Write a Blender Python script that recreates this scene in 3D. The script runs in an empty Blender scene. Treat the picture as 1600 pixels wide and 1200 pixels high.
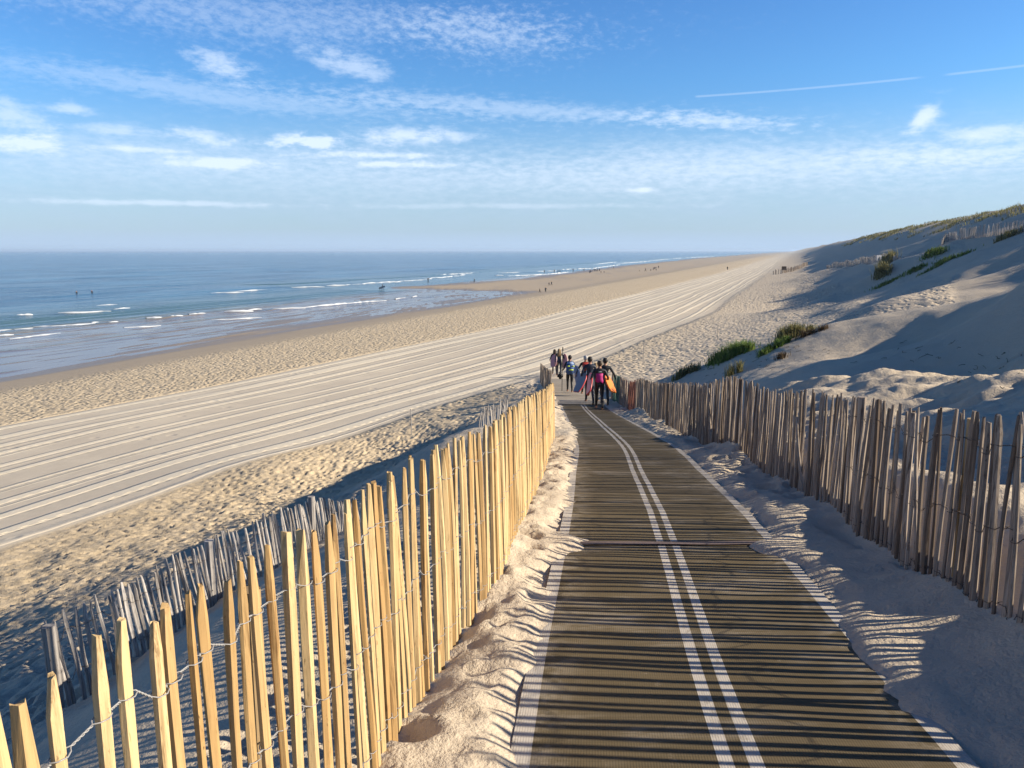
import bpy, bmesh, math, random
import numpy as np
from mathutils import Vector, Matrix, noise as mnoise
R = math.radians
sc = bpy.context.scene
COL = sc.collection
# ------------------------------------------------------------------ camera numbers (used to survey the photo)
FPX, PITCH, CAMZ = 1232.0, R(9.6), 11.0
def ray(px, py):
    v = Vector(((px-800)/FPX, -(py-600)/FPX, -1.0))
    return Matrix.Rotation(math.pi/2-PITCH, 3, 'X') @ v
def at_depth(px, py, d):
    r = ray(px, py)*d
    return (r.x, r.y, CAMZ+r.z)
def at_z(px, py, z):
    r = ray(px, py); k = (z-CAMZ)/r.z
    return (r.x*k, r.y*k, z)
# ------------------------------------------------------------------ numpy noise
def _hash(ix, iy, seed):
    h = (ix.astype(np.int64)*374761393 + iy.astype(np.int64)*668265263 + seed*974634777) & 0xffffffff
    h = ((h ^ (h >> 13))*1274126177) & 0xffffffff
    h = h ^ (h >> 16)
    return (h & 0xffffff)/float(0x1000000)
def pnoise(x, y, seed=0):
    ix, iy = np.floor(x), np.floor(y); fx, fy = x-ix, y-iy
    u, v = fx*fx*fx*(fx*(fx*6-15)+10), fy*fy*fy*(fy*(fy*6-15)+10)
    def g(dx, dy):
        a = _hash(ix+dx, iy+dy, seed)*2*math.pi
        return np.cos(a)*(fx-dx)+np.sin(a)*(fy-dy)
    a, b, c, d = g(0,0), g(1,0), g(0,1), g(1,1)
    return 1.5*((a*(1-u)+b*u)*(1-v)+(c*(1-u)+d*u)*v)
def fbm(x, y, o=4, seed=0):
    s, a = 0, 1.0
    for k in range(o):
        s = s+a*pnoise(x, y, seed+k*17); x, y, a = x*2.03+3.1, y*2.03+1.7, a*.5
    return s
def dents(x, y, cell, seed, rx, ry, depth, rim=.35, keep=1.0):
    out = np.zeros_like(x); bx, by = np.floor(x/cell), np.floor(y/cell)
    for dx in (-1,0,1):
        for dy in (-1,0,1):
            cx, cy = bx+dx, by+dy
            h1, h2, h3, h4 = (_hash(cx, cy, seed+k) for k in (1,2,3,4))
            px, py = (cx+.5+.85*(h1-.5))*cell, (cy+.5+.85*(h2-.5))*cell
            a = h3*2*math.pi; ux, uy = x-px, y-py
            lx, ly = (ux*np.cos(a)+uy*np.sin(a))/rx, (-ux*np.sin(a)+uy*np.cos(a))/ry
            r = np.sqrt(lx*lx+ly*ly)
            f = -np.clip(1-r*r, 0, 1)**1.3*(1-.35*np.clip(lx,-1,1)) + rim*np.exp(-((r-1.2)/.28)**2)
            out += f*depth*(.45+.55*h4)*(h4 < keep)
    return out
def sstep(a, b, x):
    t = np.clip((x-a)/(b-a), 0, 1); return t*t*(3-2*t)
# ------------------------------------------------------------------ the lie of the land
UX, UY = math.sin(R(19.5)), math.cos(R(19.5))          # along the coast; (-UY, UX) points to the sea
def ST(x, y): return x*UX+y*UY, -x*UY+y*UX
def XY(s, t): return s*UX-t*UY, s*UY+t*UX
def smooth_table(pts, lo, hi, n, w):
    g = np.linspace(lo, hi, n); v = np.interp(g, [p[0] for p in pts], [p[1] for p in pts])
    k = np.exp(-.5*(np.arange(-3*w, 3*w+1)/w)**2); k /= k.sum()
    v = np.convolve(np.pad(v, 3*w, mode='edge'), k, 'valid')
    return g, v
PZ = smooth_table([(-8,-1.2),(-4,-1.35),(0,-1.60),(2.65,-1.9),(6,-2.28),(13,-3.27),(26.2,-5.4),(38,-6.8),(52,-8.1),(62,-8.35)], -8, 62, 1401, 24)
PX = smooth_table([(-8,.2),(-4,.45),(0,.62),(2.65,.84),(6,1.25),(13,1.95),(26.2,2.6),(38,2.9),(52,3.0),(62,3.0)], -8, 62, 1401, 24)
def path_z(y): return CAMZ+np.interp(y, *PZ)
def path_x(y): return np.interp(y, *PX)
BT = smooth_table([(-400,14),(-120,15.5),(-60,17),(-42,18),(-31,17.7),(-25,15.4),(-19,12.3),(-12,8.8),(-6,6.2),(0,4.9),(6,4.0),(12,3.3),(20,2.85),(38,2.0),
                   (50,1.3),(58,.62),(64,.06),(70,-.02),(95,-.05),(112,-.4),(150,-2),(300,-5),(600,-5)], -400, 600, 4001, 7)
TW = [(-500,64),(200,64),(204,66),(213,113),(226,109),(290,101),(345,101),(400,106),(650,117),(1200,128),(9000,128)]
def base_z(x, y):
    s, t = ST(x, y)
    tw = np.interp(s, [p[0] for p in TW], [p[1] for p in TW]) + 3*pnoise(s/23, t*0+.5, 5)*(s > 195)
    te = np.where(t > 64, np.where(t < tw, 64+(t-64)*0, 64+(t-tw)), t)
    z = np.interp(te, *BT)
    flat = sstep(60, 66, t)*(t < tw)*(tw > 66)
    z = z + flat*(.17*sstep(0, 9, tw-t)*(1+.55*pnoise(s/40, t/9, 8)) - .02)
    z = z + sstep(62, 67, t)*sstep(112, 96, t)*(s < 206)*(.11*fbm(s/19, t/1.7, 4, 131)+.045*fbm(s/60, t/6, 2, 133)+.012*sstep(92, 66, t)-.004)
    # dunes get a wandering foot and crest, hummocks
    dn = sstep(9, -8, t)
    for bx_, by_, ax_, ay_, bh_ in ((42,83,4.5,3.0,.35),(44,79,5.0,2.0,.35),(50,84,6,2.5,.9),(55,80,6,2.0,.8),(34,52,7,1.6,.7),(30,47,8,1.3,.5)):
        z = z + bh_*np.exp(-((x-bx_)/ax_)**2-((y-by_)/ay_)**2)
    z = z + dn*(.8*fbm(s/38, t/17, 3, 31)+.34*fbm(s/9, t/7, 3, 41))*sstep(45, 75, np.hypot(x, y))
    return z
# surveyed heights near the viewer: (x, y, z)
CP = []
for yy in (-6,-3,0,2.65,6,9.5,13,18,22,26,32,38,45,52):
    CP.append((float(path_x(yy)), yy, float(path_z(yy))))
def cp(x, y, h): CP.append((x, y, CAMZ-h))
def cd(px, py, d): CP.append(at_depth(px, py, d))
for x, y, h in [(2.5,3.0,1.78),(2.57,4.3,1.95),(2.65,5.1,2.08),(2.98,7.05,2.38),(3.2,9.5,2.75),(3.4,13.8,3.38),(3.95,24.2,4.95),(4.0,30.8,5.75),(4.1,38,6.7),
        (-.8,.9,1.70),(-.45,2.9,1.95),(-.08,4.75,2.17),(.39,9.5,2.84),(.8,14.7,3.6),
        (-3.5,5.7,3.5),(-3.2,6.4,3.45),(-3.05,7.8,3.62),(-2.7,9.2,3.75),(-2.55,10.3,3.9),(-2.45,12,4.3),(-2.2,4.4,2.6),(-1.9,6.5,2.75),(-2,1,2.15),(-3.4,1.5,3.0),(-1.1,8,2.75),
        (-5.7,8.1,4.75),(-7,5,5.4),(-.9,15,3.6),(-.5,18,3.97),(-.1,22,4.47),(.2,26,5.02),(.5,30,5.75),(-.95,22,4.9),(-2.9,22,5.92),(-4.5,22,6.72),(-5.6,22,7.1),(-.8,26,5.52),(-2.8,26,6.57),(-4.3,26,7.27),(-5.6,26,7.55),(-2.5,18,4.97),(-4.5,18,5.97),(-6,18,6.5),(-.6,30,6.25),(-2.4,30,7.12),(-4,30,7.6),(-13.5,19.8,7.75),(-9,13,6.5),(-11,8,7.0),(-7.5,27,7.4),(-5,37,7.9),(-1,36,7.2),(-2,45,8.0),
        (-6,0,4.8),(-9,-4,5.5),(0,-7,1.2),(5,-7,.6),(-5,-7,2.8),
        (3.6,5,1.8),(4.5,4,1.6),(5,7,1.8),(4.2,9,2.3),(4.7,14,2.6),(5.6,13,2.16),(7.8,12,1.98),(10,11,1.65),
        (6,16,2.95),(9,15,2.55),(6,4,1.3),(7,5.5,1.25),(9.2,2,-.75),(9.4,5,-.75),(10.2,9,-.3),(13,14.6,.2),(13.6,19.3,.0),(16.2,21.8,.15),(15,14,.3),(15,6,-.7),(20,18,-.3),(19.5,24,.6),(23,28,.9),(4.1,15.5,3.45),(4.3,18,3.95),(4.5,20.5,4.35),(5.1,18.5,3.75),(4.7,26,5.2),(4.6,29,5.5),
        (12,36,5.0),(18,37,4.1),(9,40,6.3),(25,38,2.6),(6,46,7.4),(14,50,6.6),(26,16,-1.6),
        (34,93,6.4),(42,95,6.0),(20,72,6.9)]: cp(x, y, h)
for px, py, d in [(1300,590,18),(1500,590,16.5),(1600,592,15),(1450,540,22),(1600,458,26),(1400,488,26),(1280,513,27),(1150,560,28),(1060,587,30),(1180,575,25),(1240,575,21),
        (1400,468,45),(1600,430,45),(1600,390,55),(1390,412,85),(1350,450,82),(1500,380,80),(1440,425,76)]: cd(px, py, d)
for x, y in [(-20,40),(-30,20),(-15,60),(0,72),(12,84),(22,112),(66,80),(50,45),(42,8),(42,-14),(20,-34),(-10,-34),(-32,-12),(-42,0),(55,110),(0,100),(80,120)]:
    CP.append((x, y, float(base_z(np.array([float(x)]), np.array([float(y)]))[0])))
CP = np.array(CP)
def _k(dx, dy): return -np.sqrt(dx*dx+dy*dy+1.2)
_A = _k(CP[:,0][:,None]-CP[:,0][None], CP[:,1][:,None]-CP[:,1][None])
_res = CP[:,2]-base_z(CP[:,0], CP[:,1])
_n = len(CP); _M = np.zeros((_n+1,_n+1)); _M[:_n,:_n] = _A - np.eye(_n)*.02; _M[:_n,_n] = 1; _M[_n,:_n] = 1
_sol = np.linalg.solve(_M, np.append(_res, 0)); _W, _C0 = _sol[:_n], _sol[_n]
def resid(x, y):
    out = np.full(x.shape, _C0)
    for (cx, cy, _), w in zip(CP, _W): out += w*_k(x-cx, y-cy)
    d = np.hypot(x-5, y-25)
    return out*sstep(125, 80, d)
RF = [(2.42,1.0),(2.5,3.0),(2.53,3.63),(2.57,4.3),(2.66,5.1),(2.98,7.05),(3.2,9.5),(3.42,13.8),(3.95,24.2),(4.02,31.5)]      # right fence line
LF = [(-.80,.69),(-.775,1.18),(-.695,1.58),(-.61,2.1),(-.52,2.4),(-.45,3.05),(-.29,4.0),(-.08,4.85),(.39,9.5),(.82,14.9)]                                     # new fence line
GF = [(-3.5,5.7),(-3.2,6.4),(-3.05,7.8),(-2.7,9.2),(-2.55,10.3),(-2.45,12.2)]                                                       # grey fence line
def line_x(L, y): return np.interp(y, [p[1] for p in L], [p[0] for p in L])
def terrain(x, y, sp=None, fine=True):
    """height of the sand; sp = local mesh spacing, fine relief only where the mesh can carry it"""
    x, y = np.asarray(x, float), np.asarray(y, float)
    z = base_z(x, y)+resid(x, y)
    s, t = ST(x, y)
    near = sstep(70, 45, np.hypot(x-3, y-18))
    q = x-path_x(y); inp = sstep(-9, -6, y)*sstep(58, 46, y)
    rf = x-line_x(RF, y)
    z = z + .29*np.exp(-((rf-.60)/.38)**2)*sstep(12, 8, y)*(y > -5)
    pz = path_z(y)
    w = sstep(1.75, 1.0, np.abs(q))*inp
    z = z*(1-w)+pz*w
    if fine:
        big = near*sstep(.9, 1.5, np.abs(q))*np.where(x < 9, 1-.94*sstep(-.12, 0, track_coord(s, t)), 1)
        z = z + big*(.10*fbm(x/2.3, y/2.3, 3, 3)+.05*fbm(x/.9, y/.9, 2, 4))*np.where(x > 2.6, 1.2, .7)*(1-.6*sstep(5, 7, x)*sstep(14, 17, y))
        rg = np.exp(-((rf-5)/6)**2)*sstep(3.2, 4.4, x)*near*(y < 16)
        z = z + rg*(.13*fbm(x/1.1+y/5, y/.6, 4, 9))
    # loose sand lying over the edges of the mat
    v = y
    eR = .97+.10*fbm(v*.9, v*0, 3, 61)-.36*np.exp(-((v-5.8)/.35)**2)-.27*np.exp(-((v-3.7)/.55)**2)-.05*np.exp(-((v-3.0)/.35)**2)-.12*sstep(14, 26, v)
    eL = .865+.10*fbm(v*1.1, v*0+7, 4, 71)-.14*np.exp(-((v-17)/2.5)**2)-.16*np.exp(-((v-5.9)/.3)**2)
    e = np.where(q > 0, eR, eL)
    dr = sstep(-.10, .16, np.abs(q)-e + (.06*fbm(x*5, y*5, 2, 81) if fine else 0))
    z = z + inp*np.where(np.abs(q) < 1.7, -.028+.075*dr, .047*sstep(2.2, 1.7, np.abs(q)))
    if fine:
        # trodden sand either side of the mat
        m = inp*dr*sstep(.85, 1.05, np.abs(q))*(y > -3)*(y < 45)*near
        ii = np.nonzero((m > .01) & (rf < 1.5) & (q > -2.2))
        if len(ii[0]):
            xs, ys, ms, qs = x[ii], y[ii], m[ii], q[ii]
            left = (qs < 0)
            d = (dents(xs, ys, .37, 11, .15, .10, .075, .28, .85)+.02*fbm(xs*2.6, ys*2.6, 3, 19)+dents(xs, ys, .23, 18, .09, .06, .035, .35, .7))*left + dents(xs, ys, .19, 12, .07, .05, .02, .4)*left
            d += ~left*(.022*pnoise(xs*3, ys*7+xs*2, 14)+.02*dents(xs, ys, .45, 15, .17, .11, 1., .3, .6)) 
            d += ~left*sstep(6, 9, ys)*dents(xs, ys, .33, 16, .15, .09, .06, .35)
            z[ii] += d*ms
        ft = foot_mask(s, t, x, y, q)
        if sp is None: sp = np.full(x.shape, .05)
        a = ft*sstep(.19, .12, sp)
        ii = np.nonzero(a > .01)
        if len(ii[0]):
            xs, ys = x[ii], y[ii]
            z[ii] += a[ii]*(dents(xs, ys, .27, 21, .14, .085, .078, .45)+.5*dents(xs, ys, .41, 23, .19, .12, .07, .4)+.012*fbm(xs*2.2, ys*2.2, 2, 24))
        # mild ripple everywhere near
        z = z + near*(1-w)*.006*pnoise(x*6, y*3.4, 88)*sstep(.2, .1, sp)
    return z
TL = [(-60,21),(14,19.4),(34,17.4),(59,13.2),(88,10.2),(150,9),(284,8),(6000,6)]
TU = [(-60,41),(29,38.5),(49,35.2),(88,31.2),(200,29),(300,27),(6000,24)]
def track_coord(s, t):
    lo = np.interp(s, [p[0] for p in TL], [p[1] for p in TL])+.25*pnoise(s/11, s*0, 91)
    up = np.interp(s, [p[0] for p in TU], [p[1] for p in TU])+.25*pnoise(s/17, s*0, 92)
    return (t-lo)/(up-lo)
def foot_mask(s, t, x, y, q):
    tau = track_coord(s, t)
    lower = sstep(.0, -.03, tau)*sstep(-10, -1, t)*(1-sstep(2.2, 1.4, np.abs(q))*sstep(56, 46, y)*sstep(-12, -6, y))
    onp = sstep(-.6, .6, x-np.where(y < 15, line_x(LF, np.minimum(y, 14.8))-3.2, path_x(y)-5.6))*sstep(30, 27, y)*(x < 9)
    lower = lower*(1-.9*onp)
    # the trodden band further up the dune, the spur itself is only lightly marked
    spur = sstep(10, 5, np.hypot((x-11)/1.3, (y-22)))*sstep(3.5, 5, x)
    lower = lower*(1-.93*spur)
    upper = sstep(1.0, 1.04, tau)*sstep(57, 52, t+1.5*pnoise(s/9, t*0, 93))*1.0
    dune = .55*sstep(.1, .45, fbm(s/30, t/5, 3, 95)+.1)*sstep(0, -6, t)*sstep(-30, -18, t)*(s > 30)
    return np.clip(lower*.9+upper*.8+dune, 0, 1)
def tz(x, y, fine=False):
    return float(terrain(np.array([float(x)]), np.array([float(y)]), fine=fine)[0])
def hit(px, py, k0=4., k1=700., n=1600):
    """where a surveyed line of sight first meets the sand"""
    r = ray(px, py); ks = np.geomspace(k0, k1, n); zz = terrain(r.x*ks, r.y*ks, fine=False); d = CAMZ+r.z*ks-zz
    i = np.nonzero(d < 0)[0]
    if not len(i): return None
    k = float(ks[i[0]]); return Vector((r.x*k, r.y*k, float(zz[i[0]]))), k
# ------------------------------------------------------------------ node helpers
def new_mat(name):
    m = bpy.data.materials.new(name); m.use_nodes = True
    nt = m.node_tree; b = nt.nodes['Principled BSDF']
    return m, nt, b
def N(nt, typ, **kw):
    n = nt.nodes.new(typ)
    for k, v in kw.items():
        if k == 'inp':
            for a, b in v.items():
                if hasattr(b, 'is_output') or isinstance(b, bpy.types.NodeSocket): nt.links.new(b, n.inputs[a])
                else: n.inputs[a].default_value = b
        else: setattr(n, k, v)
    return n
def M(nt, op, a, b=None, c=None, clamp=False):
    n = nt.nodes.new('ShaderNodeMath'); n.operation = op; n.use_clamp = clamp
    for i, v in enumerate((a, b, c)):
        if v is None: continue
        if isinstance(v, bpy.types.NodeSocket): nt.links.new(v, n.inputs[i])
        else: n.inputs[i].default_value = v
    return n.outputs[0]
def mixc(nt, f, a, b, blend='MIX'):
    n = nt.nodes.new('ShaderNodeMix'); n.data_type = 'RGBA'; n.blend_type = blend
    for i, v in ((0, f), (6, a), (7, b)):
        if isinstance(v, bpy.types.NodeSocket): nt.links.new(v, n.inputs[i])
        else: n.inputs[i].default_value = v if i == 0 else (*v, 1) if len(v) == 3 else v
    return n.outputs[2]
def ramp(nt, fac, stops):
    n = nt.nodes.new('ShaderNodeValToRGB'); nt.links.new(fac, n.inputs[0])
    e = n.color_ramp.elements
    while len(e) < len(stops): e.new(.5)
    for el, (p, c) in zip(e, stops):
        el.position = p; el.color = (*c, 1) if not isinstance(c, (int, float)) else (c, c, c, 1)
    return n.outputs[0]
def attr(nt, name): return N(nt, 'ShaderNodeAttribute', attribute_name=name).outputs['Fac']
def smst(nt, v, a, b):
    n = nt.nodes.new('ShaderNodeMapRange'); n.interpolation_type = 'SMOOTHSTEP'
    nt.links.new(v, n.inputs[0]); n.inputs[1].default_value = a; n.inputs[2].default_value = b
    return n.outputs[0]
def noise(nt, vec, scale, detail=3, rough=.5, dim='3D'):
    n = N(nt, 'ShaderNodeTexNoise', inp={'Scale': scale, 'Detail': detail, 'Roughness': rough}); nt.links.new(vec, n.inputs['Vector'])
    return n.outputs['Fac']
def mapping(nt, vec, scale=(1,1,1), rot=(0,0,0), loc=(0,0,0)):
    n = N(nt, 'ShaderNodeMapping'); nt.links.new(vec, n.inputs[0])
    n.inputs['Scale'].default_value = scale; n.inputs['Rotation'].default_value = rot; n.inputs['Location'].default_value = loc
    return n.outputs[0]
def objco(nt): return N(nt, 'ShaderNodeTexCoord').outputs['Object']
def simple(name, col, rough=.6, var=.12, scale=9, spec=.3, bump=0):
    m, nt, b = new_mat(name); co = objco(nt)
    f = noise(nt, co, scale, 4)
    c = mixc(nt, f, tuple(max(0, k*(1-var*2)) for k in col), tuple(min(1, k*(1+var)) for k in col))
    nt.links.new(c, b.inputs['Base Color']); b.inputs['Roughness'].default_value = rough
    b.inputs['Specular IOR Level'].default_value = spec
    if bump:
        bp = N(nt, 'ShaderNodeBump', inp={'Strength': bump, 'Distance': .01, 'Height': f}); nt.links.new(bp.outputs[0], b.inputs['Normal'])
    return m
# ------------------------------------------------------------------ object helpers
def link(o, parent=None):
    COL.objects.link(o)
    if parent: o.parent = parent
    return o
def mesh_obj(name, verts, faces, mats, parent=None, loc=(0,0,0), smooth=False, mi=None):
    me = bpy.data.meshes.new(name); me.from_pydata([tuple(v) for v in verts], [], faces)
    for m in (mats if isinstance(mats, (list, tuple)) else [mats]): me.materials.append(m)
    if mi is not None: me.polygons.foreach_set('material_index', mi)
    if smooth: me.polygons.foreach_set('use_smooth', [True]*len(me.polygons))
    o = bpy.data.objects.new(name, me); o.location = loc
    return link(o, parent)
def tag(o, label=None, cat=None, group=None, kind=None):
    if label: o['label'] = label
    if cat: o['category'] = cat
    if group: o['group'] = group
    if kind: o['kind'] = kind
    return o
def empty(name, loc, label, cat, group=None, rz=0):
    o = bpy.data.objects.new(name, None); o.empty_display_size = .2; o.location = loc; o.rotation_euler = (0,0,rz)
    return tag(link(o), label, cat, group)
def fattr(me, name, arr):
    a = me.attributes.new(name, 'FLOAT', 'POINT'); a.data.foreach_set('value', np.ascontiguousarray(arr, dtype=np.float32).ravel())
def grid_obj(name, X, Y, Z, mat, smooth=True):
    ny, nx = X.shape
    co = np.stack([X, Y, Z], -1).reshape(-1, 3).astype(np.float32)
    i = (np.arange(ny-1)[:,None]*nx+np.arange(nx-1)[None]).ravel()
    f = np.stack([i, i+1, i+nx+1, i+nx], -1).astype(np.int32)
    me = bpy.data.meshes.new(name)
    me.vertices.add(len(co)); me.vertices.foreach_set('co', co.ravel())
    me.loops.add(f.size); me.loops.foreach_set('vertex_index', f.ravel())
    me.polygons.add(len(f)); me.polygons.foreach_set('loop_start', np.arange(0, f.size, 4, dtype=np.int32))
    me.polygons.foreach_set('use_smooth', np.ones(len(f), dtype=bool))
    me.update(calc_edges=True); me.materials.append(mat)
    o = bpy.data.objects.new(name, me); link(o)
    return o
class MB:
    def __init__(s): s.v, s.f, s.t = [], [], []
    def add(s, v, f, tint=.5):
        n = len(s.v); s.v += v; s.f += [tuple(i+n for i in q) for q in f]; s.t += [tint]*len(v)
    def tube(s, pts, r, n=5, tint=.5, cap=True):
        P = [Vector(p) for p in pts]; V = []
        rs = r if isinstance(r, (list, tuple)) else [r]*len(P)
        for i, p in enumerate(P):
            d = (P[min(i+1, len(P)-1)]-P[max(i-1, 0)]).normalized()
            a = d.orthogonal().normalized() if abs(d.z) > .95 else d.cross(Vector((0,0,1))).normalized()
            b = d.cross(a)
            for k in range(n):
                an = 2*math.pi*k/n; V.append(tuple(p+rs[i]*(math.cos(an)*a+math.sin(an)*b)))
        F = [(i*n+k, i*n+(k+1)%n, (i+1)*n+(k+1)%n, (i+1)*n+k) for i in range(len(P)-1) for k in range(n)]
        if cap: F += [tuple(range(n))[::-1], tuple((len(P)-1)*n+k for k in range(n))]
        s.add(V, F, tint)
    def build(s, name, mat, parent=None, loc=(0,0,0), smooth=False):
        o = mesh_obj(name, s.v, s.f, mat, parent, loc, smooth)
        fattr(o.data, 'tint', s.t)
        return o
# ------------------------------------------------------------------ sun, sky, view
SUN_EL, SUN_AZ = R(24.0), R(-3.0)          # azimuth measured from +X (to the right of the view) towards +Y
sd = Vector((math.cos(SUN_EL)*math.cos(SUN_AZ), math.cos(SUN_EL)*math.sin(SUN_AZ), math.sin(SUN_EL)))
sl = bpy.data.lights.new('sun', 'SUN'); sl.energy = 5.0; sl.angle = R(.5); sl.color = (1.0, .89, .72)
so = bpy.data.objects.new('sun', sl); so.rotation_euler = sd.to_track_quat('Z', 'Y').to_euler(); link(so)
w = bpy.data.worlds.new('World'); sc.world = w; w.use_nodes = True
nt = w.node_tree; bg = nt.nodes['Background']
sky = N(nt, 'ShaderNodeTexSky', sky_type='NISHITA'); sky.sun_disc = False
sky.sun_elevation = SUN_EL; sky.sun_rotation = math.atan2(sd.x, sd.y); sky.altitude = 0; sky.air_density = 1.0; sky.dust_density = .6; sky.ozone_density = 2.5
geo = N(nt, 'ShaderNodeTexCoord'); dirv = geo.outputs['Generated']
sep = N(nt, 'ShaderNodeSeparateXYZ'); nt.links.new(dirv, sep.inputs[0])
dx, dy, dz = sep.outputs
AZ = M(nt, 'ARCTAN2', dx, dy); EL = M(nt, 'ARCSINE', dz)
def azel(px, py):
    r = ray(px, py).normalized(); return math.atan2(r.x, r.y), math.asin(r.z)
cv = N(nt, 'ShaderNodeCombineXYZ'); nt.links.new(AZ, cv.inputs[0]); nt.links.new(EL, cv.inputs[1])
ae = cv.outputs[0]
wob = noise(nt, mapping(nt, ae, (9, 30, 1)), 1.0, 4, .6)
wob2 = noise(nt, mapping(nt, ae, (5, 12, 1), loc=(3,1,0)), 1.0, 3, .5)
fleck = noise(nt, mapping(nt, ae, (60, 170, 1)), 1.0, 5, .62)
puff = noise(nt, mapping(nt, ae, (34, 85, 1), loc=(1,7,0)), 1.0, 8, .66)
mack = noise(nt, mapping(nt, ae, (75, 150, 1), rot=(0,0,.5)), 1.0, 4, .65)
fib = noise(nt, mapping(nt, ae, (130, 22, 1), rot=(0,0,-.45)), 1.0, 5, .6)
mask = None
def acc(v):
    global mask
    mask = v if mask is None else M(nt, 'ADD', mask, v)
def blob(px, py, wx, wy, k, tex, lo=.35, hi=.7, tilt=0):
    a, e = azel(px, py); sx, sy = wx/FPX, wy/FPX
    u = M(nt, 'SUBTRACT', AZ, a); v = M(nt, 'SUBTRACT', EL, e)
    v = M(nt, 'ADD', v, M(nt, 'MULTIPLY', u, tilt))
    v = M(nt, 'ADD', v, M(nt, 'MULTIPLY', M(nt, 'SUBTRACT', wob2, .5), sy*1.2))
    u = M(nt, 'MULTIPLY', u, 1/sx); v = M(nt, 'MULTIPLY', v, 1/sy)
    r = M(nt, 'ADD', M(nt, 'MULTIPLY', u, u), M(nt, 'MULTIPLY', v, v))
    g = M(nt, 'POWER', 2.718, M(nt, 'MULTIPLY', r, -1.0))
    if tex is not None:
        lo2 = M(nt, 'MULTIPLY', g, .5)
        g = smst(nt, M(nt, 'ADD', M(nt, 'MULTIPLY', tex, 1.25), lo2), lo+.44, hi+.56)
        g = M(nt, 'MULTIPLY', g, M(nt, 'POWER', 2.718, M(nt, 'MULTIPLY', r, -.55)))
    acc(M(nt, 'MULTIPLY', g, k))
for b_ in [(345,100,52,20,.55,puff,.3,.6,.15),(548,104,75,24,.5,puff,.3,.62,.22),(320,214,55,13,.6,puff,.3,.6,.1),(478,221,55,10,.95,puff,.25,.55,0),
           (640,214,110,14,.7,puff,.25,.6,-.02),(340,254,80,11,.7,puff,.25,.6,0),(580,243,110,6,.7,puff,.25,.6,0),(620,257,90,5,.65,puff,.25,.6,0),(30,225,55,14,.7,puff,.25,.6,0),
           (20,180,45,30,.5,puff,.25,.6,.4),(112,170,28,9,.5,puff,.25,.6,.1),(180,203,60,9,.4,puff,.25,.6,0),(205,233,70,5,.5,puff,.25,.6,0),
           (1442,187,20,15,.8,puff,.2,.5,-.5),(1560,207,75,12,.6,puff,.25,.6,0),(1003,297,26,4,.6,puff,.2,.5,0),(250,318,190,5,.45,puff,.25,.6,0),(800,322,300,5,.25,puff,.25,.6,0),
           
           (420,25,520,48,.25,mack,.3,.75,.01),(760,55,160,50,.25,mack,.3,.75,0),(330,145,330,18,.27,fleck,.15,.6,.06),(800,170,330,15,.32,fleck,.2,.62,.06),(1120,190,130,13,.42,fleck,.25,.62,.08),
           (1200,255,430,32,.36,fleck,.0,.75,0),(700,280,900,30,.27,fleck,-.1,.8,0),(1500,240,150,14,.35,fleck,.1,.7,0),(300,240,400,26,.25,fleck,0,.8,0)]:
    blob(*b_)
# the contrail: a straight line of vapour across the right of the sky
(a0, e0), (a1, e1) = azel(1085, 151), azel(1605, 102)
sl_ = (e1-e0)/(a1-a0)
dd = M(nt, 'ABSOLUTE', M(nt, 'SUBTRACT', M(nt, 'SUBTRACT', EL, e0), M(nt, 'MULTIPLY', M(nt, 'SUBTRACT', AZ, a0), sl_)))
ln = M(nt, 'MULTIPLY', smst(nt, dd, 2.2/FPX, .4/FPX), smst(nt, AZ, a0-.001, a0+.004))
gap = smst(nt, noise(nt, mapping(nt, ae, (13, 0, 0), loc=(.35,0,0)), 1.0, 2), .36, .46)
acc(M(nt, 'MULTIPLY', M(nt, 'MULTIPLY', ln, gap), .20))
veil = smst(nt, EL, R(10.5), R(2.0))
veil = M(nt, 'MULTIPLY', veil, M(nt, 'ADD', .55, M(nt, 'MULTIPLY', wob, .5)))
SKYC = sky.outputs[0]
SKYC = mixc(nt, 1.0, SKYC, ramp(nt, EL, [(0.0,(.66,.86,1.08)),(.09,(.62,.88,1.16)),(.2,(.50,.87,1.22)),(.30,(.44,.80,1.20)),(.55,(.22,.44,.78)),(1.0,(.15,.30,.55))]), 'MULTIPLY')
SKYC = mixc(nt, M(nt, 'MAXIMUM', M(nt, 'MULTIPLY', veil, .85, clamp=True), smst(nt, EL, R(3.2), R(.4))), SKYC, (3.35,4.4,5.75))
SKYC = mixc(nt, M(nt, 'MINIMUM', mask, .8), SKYC, (6.0,6.85,8.1))
nt.links.new(SKYC, bg.inputs[0]); bg.inputs[1].default_value = .084
vs = sc.view_settings; vs.view_transform = 'Standard'; vs.look = 'None'; vs.exposure = .85; vs.gamma = 1
sc.cycles.use_denoising = True
sc.cycles.max_bounces = 6; sc.cycles.diffuse_bounces = 3; sc.cycles.transparent_max_bounces = 8; sc.cycles.volume_bounces = 0
cam = bpy.data.cameras.new('camera'); cam.sensor_width = 36; cam.lens = 36*FPX/1600; cam.clip_end = 90000; cam.clip_start = .05
co = bpy.data.objects.new('camera', cam); co.location = (0,0,CAMZ); co.rotation_euler = (math.pi/2-PITCH, 0, 0); link(co); sc.camera = co
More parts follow.
